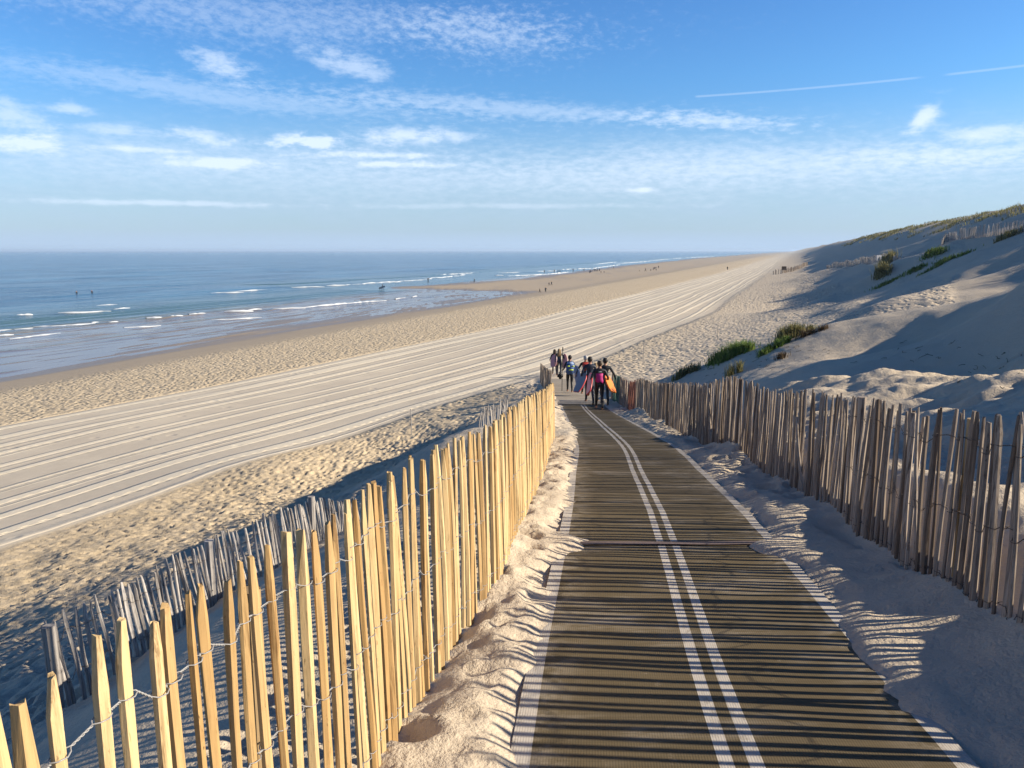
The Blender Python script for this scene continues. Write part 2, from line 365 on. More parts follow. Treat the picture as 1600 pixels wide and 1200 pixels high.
# ------------------------------------------------------------------ materials
def sand_material():
    m, nt, b = new_mat('sand'); oc = objco(nt)
    s_, tau, trk, ft, wet, veg = (attr(nt, k) for k in ('along', 'tau', 'trk', 'ft', 'wet', 'veg'))
    n1 = noise(nt, oc, .35, 5, .6); n2 = noise(nt, oc, 45, 3, .7); n3 = noise(nt, oc, 3.0, 4, .6)
    pale = attr(nt, 'pale')
    c = mixc(nt, n1, (.49,.385,.245), (.59,.475,.320))
    c = mixc(nt, M(nt, 'MULTIPLY', pale, .75), c, mixc(nt, n3, (.50,.415,.31), (.58,.495,.385)))
    c = mixc(nt, M(nt, 'MULTIPLY', smst(nt, n2, .52, .78), .22), c, (.22,.17,.12))
    # combed strip: pale loose ridges between compact, slightly damp bands
    n1d = N(nt, 'ShaderNodeTexNoise', noise_dimensions='2D', inp={'Scale': 1.0, 'Detail': 2.0})
    cxy = N(nt, 'ShaderNodeCombineXYZ'); nt.links.new(M(nt, 'MULTIPLY', tau, 9.1), cxy.inputs[0]); nt.links.new(M(nt, 'MULTIPLY', s_, .012), cxy.inputs[1]); nt.links.new(cxy.outputs[0], n1d.inputs['Vector'])
    ph = M(nt, 'ADD', M(nt, 'MULTIPLY', tau, 10.0), M(nt, 'MULTIPLY', n1d.outputs['Fac'], 1.1))
    jig = M(nt, 'MULTIPLY', M(nt, 'SUBTRACT', noise(nt, mapping(nt, oc, (.9,.9,.9)), 1.0, 4), .5), .05)
    ph = M(nt, 'ADD', ph, jig)
    fr = M(nt, 'FRACT', ph); wn = N(nt, 'ShaderNodeTexWhiteNoise', noise_dimensions='1D'); nt.links.new(M(nt, 'FLOOR', ph), wn.inputs['W']); rv = wn.outputs['Value']
    top_ = M(nt, 'ADD', .35, M(nt, 'MULTIPLY', rv, .10))
    ridge = M(nt, 'MULTIPLY', smst(nt, fr, .05, .10), smst(nt, M(nt, 'SUBTRACT', fr, top_), .07, -.03))
    thin = M(nt, 'MULTIPLY', M(nt, 'MULTIPLY', smst(nt, fr, .74, .77), smst(nt, fr, .86, .80)), smst(nt, rv, .45, .55))
    ridge = M(nt, 'MAXIMUM', ridge, M(nt, 'MULTIPLY', thin, .75))
    comp = mixc(nt, n3, (.49,.415,.31), (.55,.47,.36))
    lum = mixc(nt, n3, (.68,.585,.43), (.74,.645,.485))
    tc = mixc(nt, ridge, comp, lum)
    c = mixc(nt, trk, c, mixc(nt, M(nt, 'MULTIPLY', smst(nt, n1, .35, .75), .4), tc, lum))
    c = mixc(nt, M(nt, 'MULTIPLY', veg, .5), c, (.16,.14,.075))
    c = mixc(nt, wet, c, mixc(nt, n3, (.19,.145,.10), (.25,.195,.14)))
    nt.links.new(c, b.inputs['Base Color'])
    rgh = M(nt, 'SUBTRACT', .95, M(nt, 'MULTIPLY', wet, .62)); nt.links.new(rgh, b.inputs['Roughness'])
    b.inputs['Specular IOR Level'].default_value = .25
    # relief: grain, far footprints, comb ridges with tread marks
    vo = N(nt, 'ShaderNodeTexVoronoi', feature='SMOOTH_F1', inp={'Scale': 3.0, 'Smoothness': .3, 'Randomness': 1.0})
    wv = N(nt, 'ShaderNodeVectorMath', operation='ADD'); nt.links.new(oc, wv.inputs[0])
    nn = N(nt, 'ShaderNodeTexNoise', inp={'Scale': 1.6, 'Detail': 2.0}); nt.links.new(oc, nn.inputs['Vector'])
    sc_ = N(nt, 'ShaderNodeVectorMath', operation='SCALE'); nt.links.new(nn.outputs['Color'], sc_.inputs[0]); sc_.inputs[3].default_value = .35
    nt.links.new(sc_.outputs[0], wv.inputs[1]); nt.links.new(wv.outputs[0], vo.inputs['Vector'])
    hf = M(nt, 'MULTIPLY', smst(nt, vo.outputs['Distance'], .08, .52), ft)
    vo2 = N(nt, 'ShaderNodeTexVoronoi', feature='SMOOTH_F1', inp={'Scale': 1.4, 'Smoothness': .4}); nt.links.new(wv.outputs[0], vo2.inputs['Vector'])
    hf = M(nt, 'MULTIPLY', M(nt, 'ADD', hf, M(nt, 'MULTIPLY', smst(nt, vo2.outputs['Distance'], .1, .6), M(nt, 'MULTIPLY', ft, .7))), .12)
    saw = M(nt, 'SINE', M(nt, 'MULTIPLY', M(nt, 'ADD', s_, M(nt, 'MULTIPLY', fr, 2.0)), 11.0))
    edge = M(nt, 'MULTIPLY', smst(nt, fr, .0, .03), smst(nt, fr, .16, .12))
    tread = M(nt, 'MULTIPLY', M(nt, 'MULTIPLY', smst(nt, saw, -.1, .5), edge), M(nt, 'MULTIPLY', smst(nt, rv, 1.0, .5), .10))
    hr = M(nt, 'MULTIPLY', M(nt, 'SUBTRACT', M(nt, 'MULTIPLY', ridge, .055), tread), trk)
    spots = N(nt, 'ShaderNodeTexVoronoi', inp={'Scale': .55}); nt.links.new(oc, spots.inputs['Vector'])
    hp = M(nt, 'MULTIPLY', M(nt, 'MULTIPLY', smst(nt, spots.outputs['Distance'], .05, .16), trk), .03)
    h = M(nt, 'ADD', M(nt, 'ADD', hf, hr), M(nt, 'ADD', hp, M(nt, 'ADD', M(nt, 'MULTIPLY', n2, .007), M(nt, 'MULTIPLY', noise(nt, oc, 13, 4, .65), M(nt, 'SUBTRACT', .021, M(nt, 'MULTIPLY', trk, .016))))))
    h = M(nt, 'ADD', h, M(nt, 'MULTIPLY', n3, M(nt, 'SUBTRACT', .010, M(nt, 'MULTIPLY', trk, .0085))))
    bp = N(nt, 'ShaderNodeBump', inp={'Strength': 1.0, 'Distance': 1.0, 'Height': h}); nt.links.new(bp.outputs[0], b.inputs['Normal'])
    return m
def mat_material():
    m, nt, b = new_mat('woven_mat')
    uv = N(nt, 'ShaderNodeUVMap', uv_map='UVMap').outputs[0]; se = N(nt, 'ShaderNodeSeparateXYZ'); nt.links.new(uv, se.inputs[0]); u, v, _ = se.outputs
    oc = objco(nt)
    au = M(nt, 'ABSOLUTE', u)
    n = noise(nt, mapping(nt, uv, (1.3, 9, 1)), 1.0, 5, .65); n2 = noise(nt, oc, 90, 2); n3 = noise(nt, mapping(nt, uv, (.9,1.6,1)), 1.0, 4, .6)
    c = mixc(nt, n, (.100,.074,.038), (.200,.152,.086)); c = mixc(nt, M(nt, 'MULTIPLY', noise(nt, oc, 1.1, 4, .6), .55), c, (.095,.075,.047))
    c = mixc(nt, M(nt, 'MULTIPLY', n2, .35), c, (.07,.055,.03))
    rib = M(nt, 'SINE', M(nt, 'MULTIPLY', v, 2*math.pi/.035))
    rib2 = M(nt, 'SINE', M(nt, 'MULTIPLY', u, 2*math.pi/.011))
    c = mixc(nt, M(nt, 'MULTIPLY', smst(nt, rib, .3, 1), .18), c, (.05,.04,.02))
    dust = M(nt, 'MULTIPLY', smst(nt, n3, .48, .70), smst(nt, noise(nt, mapping(nt, uv, (3,22,1)), 1.0, 4, .7), .38, .62))
    dust = M(nt, 'MAXIMUM', dust, M(nt, 'MULTIPLY', smst(nt, au, .55, .86), smst(nt, noise(nt, mapping(nt, uv, (4,5,1)), 1.0, 5, .7), .42, .62)))
    c = mixc(nt, M(nt, 'MULTIPLY', dust, .55), c, (.42,.36,.28))
    white = M(nt, 'ADD', smst(nt, au, .796, .799), M(nt, 'MULTIPLY', smst(nt, au, .0275, .029), smst(nt, au, .0855, .084)))
    wc = mixc(nt, n, (.44,.40,.345), (.60,.555,.49))
    wc = mixc(nt, M(nt, 'MULTIPLY', n3, .6), wc, (.40,.335,.25))
    c = mixc(nt, white, c, wc)
    scf = noise(nt, mapping(nt, uv, (14,7,1)), 1.0, 5, .75); c = mixc(nt, M(nt, 'MULTIPLY', M(nt, 'MULTIPLY', white, smst(nt, scf, .50, .66)), .55), c, (.22,.18,.125))
    c = mixc(nt, M(nt, 'MULTIPLY', smst(nt, noise(nt, uv, 9, 5, .75), .60, .74), .35), c, (.36,.30,.23))
    nt.links.new(c, b.inputs['Base Color']); b.inputs['Roughness'].default_value = .9; b.inputs['Specular IOR Level'].default_value = .12
    h = M(nt, 'ADD', M(nt, 'MULTIPLY', rib, .0016), M(nt, 'ADD', M(nt, 'MULTIPLY', rib2, .0006), M(nt, 'MULTIPLY', n, .002)))
    bp = N(nt, 'ShaderNodeBump', inp={'Strength': .4, 'Distance': 1.0, 'Height': h}); nt.links.new(bp.outputs[0], b.inputs['Normal'])
    return m
def boards_material():
    m, nt, b = new_mat('sandy_boards')
    uv = N(nt, 'ShaderNodeUVMap', uv_map='UVMap').outputs[0]; se = N(nt, 'ShaderNodeSeparateXYZ'); nt.links.new(uv, se.inputs[0]); u, v, _ = se.outputs
    n = noise(nt, mapping(nt, uv, (1.2, 5, 1)), 1.0, 5, .7)
    c = mixc(nt, smst(nt, n, .35, .65), (.20,.165,.12), (.36,.30,.225))
    gap = smst(nt, M(nt, 'FRACT', M(nt, 'MULTIPLY', v, 2.0)), .06, .02)
    c = mixc(nt, M(nt, 'MULTIPLY', gap, .7), c, (.07,.055,.04))
    nt.links.new(c, b.inputs['Base Color']); b.inputs['Roughness'].default_value = .9
    return m
def wood_material(name, dark, light, knot, rough=.7, grain=.5):
    m, nt, b = new_mat(name); oc = objco(nt)
    tint = attr(nt, 'tint')
    off = N(nt, 'ShaderNodeCombineXYZ'); nt.links.new(M(nt, 'MULTIPLY', tint, 37.0), off.inputs[0]); nt.links.new(M(nt, 'MULTIPLY', tint, 11.0), off.inputs[2])
    ad = N(nt, 'ShaderNodeVectorMath', operation='ADD'); nt.links.new(oc, ad.inputs[0]); nt.links.new(off.outputs[0], ad.inputs[1])
    g = noise(nt, mapping(nt, ad.outputs[0], (70,70,2.2)), 1.0, 5, .65)
    k = noise(nt, mapping(nt, ad.outputs[0], (14,14,5)), 1.0, 4, .65)
    c = mixc(nt, tint, dark, light)
    c = mixc(nt, M(nt, 'MULTIPLY', smst(nt, g, .40, .70), grain), c, tuple(x*.52 for x in dark))
    c = mixc(nt, M(nt, 'MULTIPLY', smst(nt, k, .60, .72), .65), c, knot)
    bk = noise(nt, mapping(nt, ad.outputs[0], (26,26,.9)), 1.0, 5, .7)
    c = mixc(nt, M(nt, 'MULTIPLY', smst(nt, bk, .57, .64), .6), c, tuple(x*.62 for x in knot))
    ck = noise(nt, mapping(nt, ad.outputs[0], (160,160,1.6)), 1.0, 3, .6)
    c = mixc(nt, M(nt, 'MULTIPLY', smst(nt, ck, .66, .70), .7), c, tuple(x*.4 for x in dark))
    sp = noise(nt, mapping(nt, ad.outputs[0], (120,120,40)), 1.0, 3, .6)
    c = mixc(nt, M(nt, 'MULTIPLY', M(nt, 'MULTIPLY', smst(nt, sp, .62, .7), smst(nt, k, .5, .62)), .75), c, tuple(x*.25 for x in knot))
    nt.links.new(c, b.inputs['Base Color']); b.inputs['Roughness'].default_value = rough; b.inputs['Specular IOR Level'].default_value = .25
    bp = N(nt, 'ShaderNodeBump', inp={'Strength': .5, 'Distance': .004, 'Height': g}); nt.links.new(bp.outputs[0], b.inputs['Normal'])
    return m
def water_material():
    m, nt, b = new_mat('sea_water'); oc = objco(nt)
    dep = attr(nt, 'depth')
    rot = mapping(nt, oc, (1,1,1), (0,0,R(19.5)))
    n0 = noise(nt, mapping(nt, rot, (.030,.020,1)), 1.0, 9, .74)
    c = mixc(nt, smst(nt, n0, .41, .59), (.013,.060,.125), (.045,.140,.235))  # dark ripple streaks and brighter reflecting patches painted into the base colour
    c = mixc(nt, smst(nt, dep, 2.2, .35), c, (.06,.115,.135))
    c = mixc(nt, smst(nt, dep, .35, .0), c, mixc(nt, noise(nt, mapping(nt, rot, (.35,.05,1)), 1.0, 4), (.16,.13,.12), (.23,.185,.155)))
    nt.links.new(c, b.inputs['Base Color']); b.inputs['IOR'].default_value = 1.33; nt.links.new(M(nt, 'ADD', .22, M(nt, 'MULTIPLY', smst(nt, dep, .0, .5), .28)), b.inputs['Specular IOR Level'])
    rgh = M(nt, 'ADD', .16, M(nt, 'MULTIPLY', smst(nt, dep, .0, 1.0), .0)); nt.links.new(rgh, b.inputs['Roughness'])
    a1 = noise(nt, mapping(nt, rot, (.10,.045,1)), 1.0, 6, .65); a2 = noise(nt, mapping(nt, rot, (.9,.30,1)), 1.0, 4, .6); a3 = noise(nt, mapping(nt, rot, (.022,.0035,1)), 1.0, 3, .6)
    calm = smst(nt, dep, .02, .8)
    h = M(nt, 'ADD', M(nt, 'ADD', M(nt, 'MULTIPLY', a1, 2.0), M(nt, 'MULTIPLY', a2, .42)), M(nt, 'MULTIPLY', a3, 7.0))
    h = M(nt, 'MULTIPLY', h, M(nt, 'ADD', .02, M(nt, 'MULTIPLY', calm, .98)))
    bp = N(nt, 'ShaderNodeBump', inp={'Strength': 1.0, 'Distance': 1.0, 'Height': h}); nt.links.new(bp.outputs[0], b.inputs['Normal'])
    return m
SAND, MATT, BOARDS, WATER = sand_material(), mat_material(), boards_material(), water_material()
NEWWOOD = wood_material('fresh_chestnut', (.42,.26,.105), (.64,.475,.25), (.21,.10,.035), .62, .5)
GREYWOOD = wood_material('weathered_grey_wood', (.24,.215,.195), (.50,.46,.42), (.14,.12,.11), .85, .7)
OLDWOOD = wood_material('weathered_brown_wood', (.125,.088,.062), (.42,.345,.275), (.08,.055,.04), .85, .65)
POSTWOOD = wood_material('post_wood', (.33,.22,.11), (.42,.30,.16), (.15,.10,.05), .8, .6)
GREENPAINT = simple('green_painted_wood', (.085,.17,.125), .7, .25, 30); REDPAINT = simple('red_painted_wood', (.27,.105,.065), .7, .25, 30)
WIRE = simple('galvanised_wire', (.30,.29,.28), .4, .1, 60, .6); RUST = simple('rusty_wire', (.07,.05,.04), .7, .2, 60)
FOAM = simple('sea_foam', (.66,.68,.69), .8, .15, .8)
# ------------------------------------------------------------------ ground: one sheet to the horizon
def axis(lo, hi, d, neg_end, pos_end):
    gr = lambda v: 1.012 if abs(v) < 60 else 1.03 if abs(v) < 160 else 1.045
    core = list(np.arange(lo, hi+d/2, d)); a, st = [], d
    x = core[-1]
    while x < pos_end: st *= gr(x); x += st; a.append(x)
    b, st, x = [], d, core[0]
    while x > neg_end: st *= gr(x); x -= st; b.append(x)
    return np.array(b[::-1]+core+a)
gx = axis(-6, 6, .045, -420, 2700); gy = axis(.6, 24, .045, -60, 7500)
Xg, Yg = np.meshgrid(gx, gy)
SPg = np.maximum(np.gradient(gx)[None], np.gradient(gy)[:,None])
Zg = terrain(Xg, Yg, SPg)
sg, tg = ST(Xg, Yg)
ground = grid_obj('ground', Xg, Yg, Zg, SAND); ground['kind'] = 'structure'
qg = Xg-path_x(Yg)
tau = track_coord(sg, tg)
trk = sstep(-.012, .004, tau)*sstep(1.012, .996, tau)*(sg > -80)
ftm = foot_mask(sg, tg, Xg, Yg, qg)
wet = np.clip(sstep(.42, .02, Zg+.10*pnoise(sg/30, tg/3, 55)), 0, 1)*(tg > 45)
wet = np.maximum(wet, .45*sstep(1.25, .55, Zg)*(tg > 52))
veg = sstep(-27, -33, tg)*sstep(.0, .5, fbm(sg/7, tg/5, 3, 57)+.25)
pale = np.maximum(sstep(16, 6, tg)*.9, sstep(3.2, 2.2, np.abs(qg))*(Yg < 60)*(Yg > -12))
for k, a in (('along', sg), ('tau', tau), ('trk', trk), ('ft', ftm*sstep(.12, .19, SPg)), ('wet', wet), ('veg', veg), ('pale', pale)): fattr(ground.data, k, a)
# ------------------------------------------------------------------ mats
HW = .88
def strip(name, y0, y1, dy, mat, lift=0.0, hw=HW, ncol=28):
    ys = np.arange(y0, y1+dy/2, dy); us = np.linspace(-hw, hw, ncol+1)
    U, Yv = np.meshgrid(us, ys)
    wob = .012*pnoise(Yv*.35, Yv*0+2, 77)
    X = path_x(Yv)+U+wob
    Z = path_z(Yv)+lift+.007*pnoise(X*.9, Yv*1.6, 78)+.004*pnoise(X*2, Yv*5, 79)
    o = grid_obj(name, X, Yv, Z, mat)
    uvl = o.data.uv_layers.new(name='UVMap')
    li = np.zeros(len(o.data.loops), dtype=np.int32); o.data.loops.foreach_get('vertex_index', li)
    uvl.data.foreach_set('uv', np.stack([U.ravel()[li], Yv.ravel()[li]], -1).astype(np.float32).ravel())
    o['kind'] = 'structure'
    return o
strip('path', -2.5, 5.88, .05, MATT); strip('path', 5.96, 29.6, .06, MATT)
strip('path', 29.7, 47, .1, BOARDS, .01, .95)
strip('path_joint', 5.87, 5.97, .033, simple('joint_strip', (.16,.115,.10), .8, .3, 40), .012, .9)
# ------------------------------------------------------------------ sea
def axis2(lo, hi, d, neg_end, pos_end):
    core = list(np.arange(lo, hi+d/2, d)); a, b, st, x = [], [], d, core[-1]
    while x < pos_end: st *= 1.045; x += st; a.append(x)
    st, x = d, core[0]
    while x > neg_end: st *= 1.045; x -= st; b.append(x)
    return np.array(b[::-1]+core+a)
t_ax = axis2(60, 190, .7, 56, 60000); s_ax = axis2(-40, 420, 2.2, -12000, 60000)
Tm, Sm = np.meshgrid(t_ax, s_ax)
Xw, Yw = XY(Sm, Tm)
swell = sstep(88, 130, Tm)*sstep(900, 300, Tm)*.30*np.sin((Tm+6*pnoise(Sm/60, Tm/60, 62))/24*2*math.pi)*sstep(-.1, .5, pnoise(Sm/75, Tm/30, 63)+.15)
gz = base_z(Xw, Yw)
SEG = [(156,479,194,478),(101,490,164,488),(181,485,203,483),(0,518,19,516),(25,515,44,513),(58,511,97,510),(100,509,139,506),(145,505,156,504),(172,504,181,503),(0,525,19,524),
       (19,530,50,526),(50,526,90,522),(231,498,247,497),(266,496,284,495),(298,492,317,491),(356,488,390,487),(390,486,408,485),(433,484,472,483),(482,481,585,472),(337,459,375,458),
       (375,456,412,454),(462,450,500,449),(28,494,48,493),(515,447,545,446),(560,445,615,441),(615,441,665,438),(670,436,715,432),(720,431,727,430),(775,431,785,431),(620,468,635,467),(645,465,652,464),
       (784,427,813,426),(797,432,857,429),(857,429,888,426),(836,425,869,424),(877,422,893,421),(899,421,925,420),(925,420,969,414),(969,412,1011,409),(934,413,961,410),(1052,404.5,1064,403.5),(1078,402.5,1110,401.5),(340,500,400,497),(200,512,240,509),(690,430,740,427),(1015,408,1045,405)]
for a, b_, c_, d_ in SEG:
    p, q_ = Vector(at_z(a, b_, .0)), Vector(at_z(c_, d_, .0)); p, q_ = p-(q_-p)*.45, q_+(q_-p)*.45
    e = (q_-p); L2 = e.x*e.x+e.y*e.y
    f = np.clip(((Xw-p.x)*e.x+(Yw-p.y)*e.y)/L2, 0, 1); d2 = (Xw-p.x-f*e.x)**2+(Yw-p.y-f*e.y)**2
    swell = np.maximum(swell, (.24 if b_ < 500 else .09)*np.exp(-d2/1.7**2)*np.minimum(1, np.minimum(f, 1-f)*5+.02))
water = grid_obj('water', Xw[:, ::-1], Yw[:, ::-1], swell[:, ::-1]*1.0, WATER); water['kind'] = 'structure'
depth = np.where(Tm > 64, np.clip(-gz, 0, 9), 0)
depth = np.where(Tm > 110, np.maximum(depth, .4), depth)
fattr(water.data, 'depth', depth[:, ::-1])
# thin film flats: low sand bars that break the sheet of water
bars_u = np.linspace(0, 1, 2)
# breakers: ridges of white water along the shore, each with ragged height
rnd = random.Random(4)
fv = MB()
for a, b_, c_, d_ in SEG:
    p, q_ = Vector(at_z(a, b_, .0)), Vector(at_z(c_, d_, .0)); p, q_ = p-(q_-p)*.16, q_+(q_-p)*.16
    L = (q_-p).length; n = max(6, int(L/.8)); dirn = (q_-p).normalized(); nrm = Vector((-dirn.y, dirn.x, 0))
    H = (.28 if b_ < 500 else .13)*rnd.uniform(.7, 1.1); V = []
    if b_ < 432: H *= 1.25
    for i in range(n+1):
        f = i/n; env = min(1, f*4, (1-f)*4)*(.56+.75*mnoise.noise(Vector((i*.23, a, b_)))+.5*mnoise.noise(Vector((i*.8, a, b_))))
        env = max(.04, env); o_ = p.lerp(q_, f)+nrm*(.9*mnoise.noise(Vector((i*.11, a, 3)))*2)
        for (w_, h_) in ((-1.6,-.05),(-.9,.55),(-.3,1.0),(.5,.85),(1.3,.35),(2.3,-.05)):
            jz = 1+.35*mnoise.noise(Vector((i*.9, w_*3, b_)))
            V.append(tuple(o_+nrm*w_*(.16+.36*env)+Vector((0,0,(h_*H*env*jz if h_ > 0 else -.40)+(.20 if b_ < 500 else .075)))))
    F = [(i*6+k, i*6+k+1, (i+1)*6+k+1, (i+1)*6+k) for i in range(n) for k in range(5)]
    fv.add(V, F)
fo = fv.build('foam', FOAM, smooth=True); fo['kind'] = 'stuff'; fo['label'] = 'white foam of small waves breaking along the shore'
# ------------------------------------------------------------------ fences
def resample(L, step, jit, rng):
    P = [Vector((x, y, 0)) for x, y in L]; out, i, pos = [], 0, P[0].copy()
    cum = [0]
    for a, b in zip(P, P[1:]): cum.append(cum[-1]+(b-a).length)
    d = 0; s0 = step
    while d < cum[-1]:
        k = max(j for j in range(len(cum)-1) if cum[j] <= d); f = (d-cum[k])/(cum[k+1]-cum[k])
        t = (P[k+1]-P[k]).normalized(); out.append((P[k].lerp(P[k+1], f), t)); step = s0(out[-1][0].y) if callable(s0) else s0
        d += step*(1+rng.uniform(-jit, jit))
    return out
def picket_shape(h, w_, d_, lean, rng, tip=.13, old=False, nr=6):
    """a split pale: uneven section, slight bend, top hewn to a point; local z up, x along the fence"""
    n = 6
    a0 = rng.uniform(0, 6.283) if old else math.pi+rng.gauss(0, .45); sec = []
    for k in range(n):
        a = a0+2*math.pi*(k+rng.uniform(-.28, .28))/n
        sec.append((w_/2*rng.uniform(.92, 1.1)*math.cos(a), d_/2*rng.uniform(.92, 1.12)*math.sin(a)))
    sh = h-tip*rng.uniform(.5, 1.2)
    zs = [-.14, .12*h, .38*h, .62*h, (.62*h+sh)/2+.02, sh, h]
    bx, by, ph = rng.uniform(-1, 1)*(.016 if old else .008), rng.uniform(-1, 1)*(.016 if old else .008), rng.uniform(0, 6)
    sw = rng.choice((-1, 1)); tw = rng.uniform(-.5, .5); cutx, cuty = rng.uniform(.32, .58), rng.uniform(.55, .85)
    V = []
    for z in zs:
        f = max(z, 0)/h
        ox, oy = lean[0]*f*h+bx*math.sin(f*3+ph), lean[1]*f*h+by*math.sin(f*3.6+ph*1.7)
        kx = ky = 1.0+rng.uniform(-.07, .07); sx = 0
        if z == h: kx, ky, sx = cutx, cuty, sw*w_*.12
        elif z == sh: kx *= .97
        if z <= 0: kx *= .92
        a = tw*f
        for (px, py) in sec:
            X, Y = px*kx+sx, py*ky
            V.append((ox+X*math.cos(a)-Y*math.sin(a), oy+X*math.sin(a)+Y*math.cos(a), z+(rng.uniform(-.006, .006) if z == h else 0)))
    F = [(i*n+k, i*n+(k+1)%n, (i+1)*n+(k+1)%n, (i+1)*n+k) for i in range(len(zs)-1) for k in range(n)]
    F += [tuple((len(zs)-1)*n+k for k in range(n)), tuple(range(n))[::-1]]
    return V, F
def fence(name, label, cat, L, step, h, wd, mat, lean, wires, rng, old=False, jit=.3, posts=(), group=None, hvar=.05, wire_mat=WIRE, special=None, leanvar=.03, zoff=0, parts=100, ndetail=60, post_r=.045, wild=0, hfun=None, wire_r=.0016, skip=()):
    P = resample(L, step, jit, rng)
    P = [(p, t) for p, t in P if not any(a < p.y < b for a, b in skip)]
    zz = terrain(np.array([p.x for p, t in P]), np.array([p.y for p, t in P]), fine=False)
    x0, y0 = L[0]; root = empty(name, (x0, y0, float(zz[0])), label, cat, group)
    R0 = Vector(root.location)
    items = []
    for (p, t), z in zip(P, zz):
        hh = h*(1+rng.uniform(-hvar, hvar)); 
        if hfun: hh *= hfun(p.y)
        w_ = rng.uniform(*wd); ln = (rng.gauss(lean[0], leanvar), rng.gauss(lean[1], leanvar*.6))
        if rng.random() < wild: ln = (ln[0]+rng.uniform(-.25,.25), ln[1]+rng.uniform(-.12,.12)); hh *= rng.uniform(.7,1.0)
        V, F = picket_shape(hh, w_, w_*rng.uniform(.55, .9), ln, rng, old=old)
        a = math.atan2(t.y, t.x); ca, sa = math.cos(a), math.sin(a)
        V = [(x*ca-y*sa, x*sa+y*ca, zq) for x, y, zq in V]
        items.append((Vector((p.x, p.y, float(z)+zoff)), V, F, rng.random()**.9, hh, ln, t, w_))
    order = sorted(range(len(items)), key=lambda i: (items[i][0]-Vector((0,0,CAMZ))).length + (50 if items[i][0].y < .5 else 0))
    ind = set(order[:parts]); rest = MB()
    for i, (b, V, F, ti, hh, ln, t, w_) in enumerate(items):
        sp = special(b.y) if special else None
        if i in ind or sp:
            o = mesh_obj('picket', V, F, sp or mat, root, b-R0); fattr(o.data, 'tint', [ti]*len(V))
            if sp: o['label'] = 'green painted picket' if sp is GREENPAINT else 'red painted picket'
        else: rest.add([tuple(Vector(v)+b-R0) for v in V], F, ti)
    if rest.v:
        o = rest.build('picket_row', mat, root); o['kind'] = 'stuff'
    if wires:
        wm = MB()
        for lv in wires:
            A, B = [], []
            for i, (b, V, F, ti, hh, ln, t, w_) in enumerate(items):
                nrm = Vector((-t.y, t.x, 0)); zf = (hh-lv*1.0) if lv >= 0 else -lv
                sag = .012*mnoise.noise(Vector((i*.5, lv*9, 1)))
                c = b-R0+t*ln[0]*zf+nrm*ln[1]*zf+Vector((0,0,zf+sag)); off = w_*.46+.002
                if i < ndetail:
                    A += [c-t*w_*.5+nrm*off*.6, c+nrm*off, c+t*w_*.5+nrm*off*.6]; B += [c-t*w_*.5-nrm*off*.6, c-nrm*off, c+t*w_*.5-nrm*off*.6]
                    if i+1 < len(items):
                        b2, _, _, _, h2, l2, t2, w2 = items[i+1]; z2 = (h2-lv) if lv >= 0 else -lv
                        c2 = b2-R0+t2*l2[0]*z2+Vector((-t2.y,t2.x,0))*l2[1]*z2+Vector((0,0,z2+.012*mnoise.noise(Vector(((i+1)*.5, lv*9, 1)))))
                        s0, s1 = c+t*(w_*.5+.004), c2-t2*(w2*.5+.004)
                        for k in range(1, 12):
                            f = k/12; an = f*3*2*math.pi; m_ = s0.lerp(s1, f); r_ = wire_r*1.25
                            e = nrm*math.cos(an)*r_+Vector((0,0,1))*math.sin(an)*r_
                            A.append(m_+e); B.append(m_-e)
                else: A.append(c-nrm*off)
            if len(A) > 1: wm.tube(A, wire_r, 4 if ndetail else 3)
            if len(B) > 1: wm.tube(B, wire_r, 4)
        wm.build('wire', wire_mat, root, smooth=True)
    for (px, py, r, hp, pm) in posts:
        z = tz(px, py); pb = MB(); b = Vector((px, py, z))-R0
        pb.tube([b+Vector((0,0,-.2)), b+Vector((0,0,hp*.5)), b+Vector((rng.uniform(-.01,.01),0,hp))], [r, r*.97, r*.93], 9, rng.random())
        pb.build('post', pm, root)
    return root, items
rng = random.Random(11)
FR, FRI = fence('paling_fence', 'new honey coloured chestnut paling fence left of the mat', 'fence', LF, .077, 1.03, (.030,.044), NEWWOOD, (.035, .035), (.155,.53,.93), rng, jit=.14, hvar=.022, leanvar=.013, hfun=lambda y: .915+.085*min(1, max(0, (y-1.0)/2.2)), posts=((-.70,1.98,.032,.88,POSTWOOD),(.66,13.4,.036,.95,POSTWOOD)), ndetail=110)
fence('grey_paling_fence', 'silvery grey half buried paling fence down the bank, behind the new one', 'fence', GF, .070, .66, (.030,.044), GREYWOOD, (-.04,.12), (.16,.5), rng, old=True, hfun=lambda y: 1 if y < 9 else max(.5, 1-(y-9)*.12), jit=.3, hvar=.07, leanvar=.03, wild=.03, wire_mat=RUST, ndetail=90,
      posts=((-3.53,5.62,.052,.68,GREYWOOD),(-3.1,7.7,.052,.7,GREYWOOD),(-2.62,9.9,.05,.68,GREYWOOD)))
fence('grey_paling_fence', 'few broken grey pales sticking out of the sand bank crest', 'fence', [(-.75,17.6),(-.35,20.5),(-.1,23)], .17, .42, (.035,.06), GREYWOOD, (.05,.02), (.12,), rng, old=True, jit=.7, hvar=.35, leanvar=.12, wild=.4, wire_mat=RUST, ndetail=0)
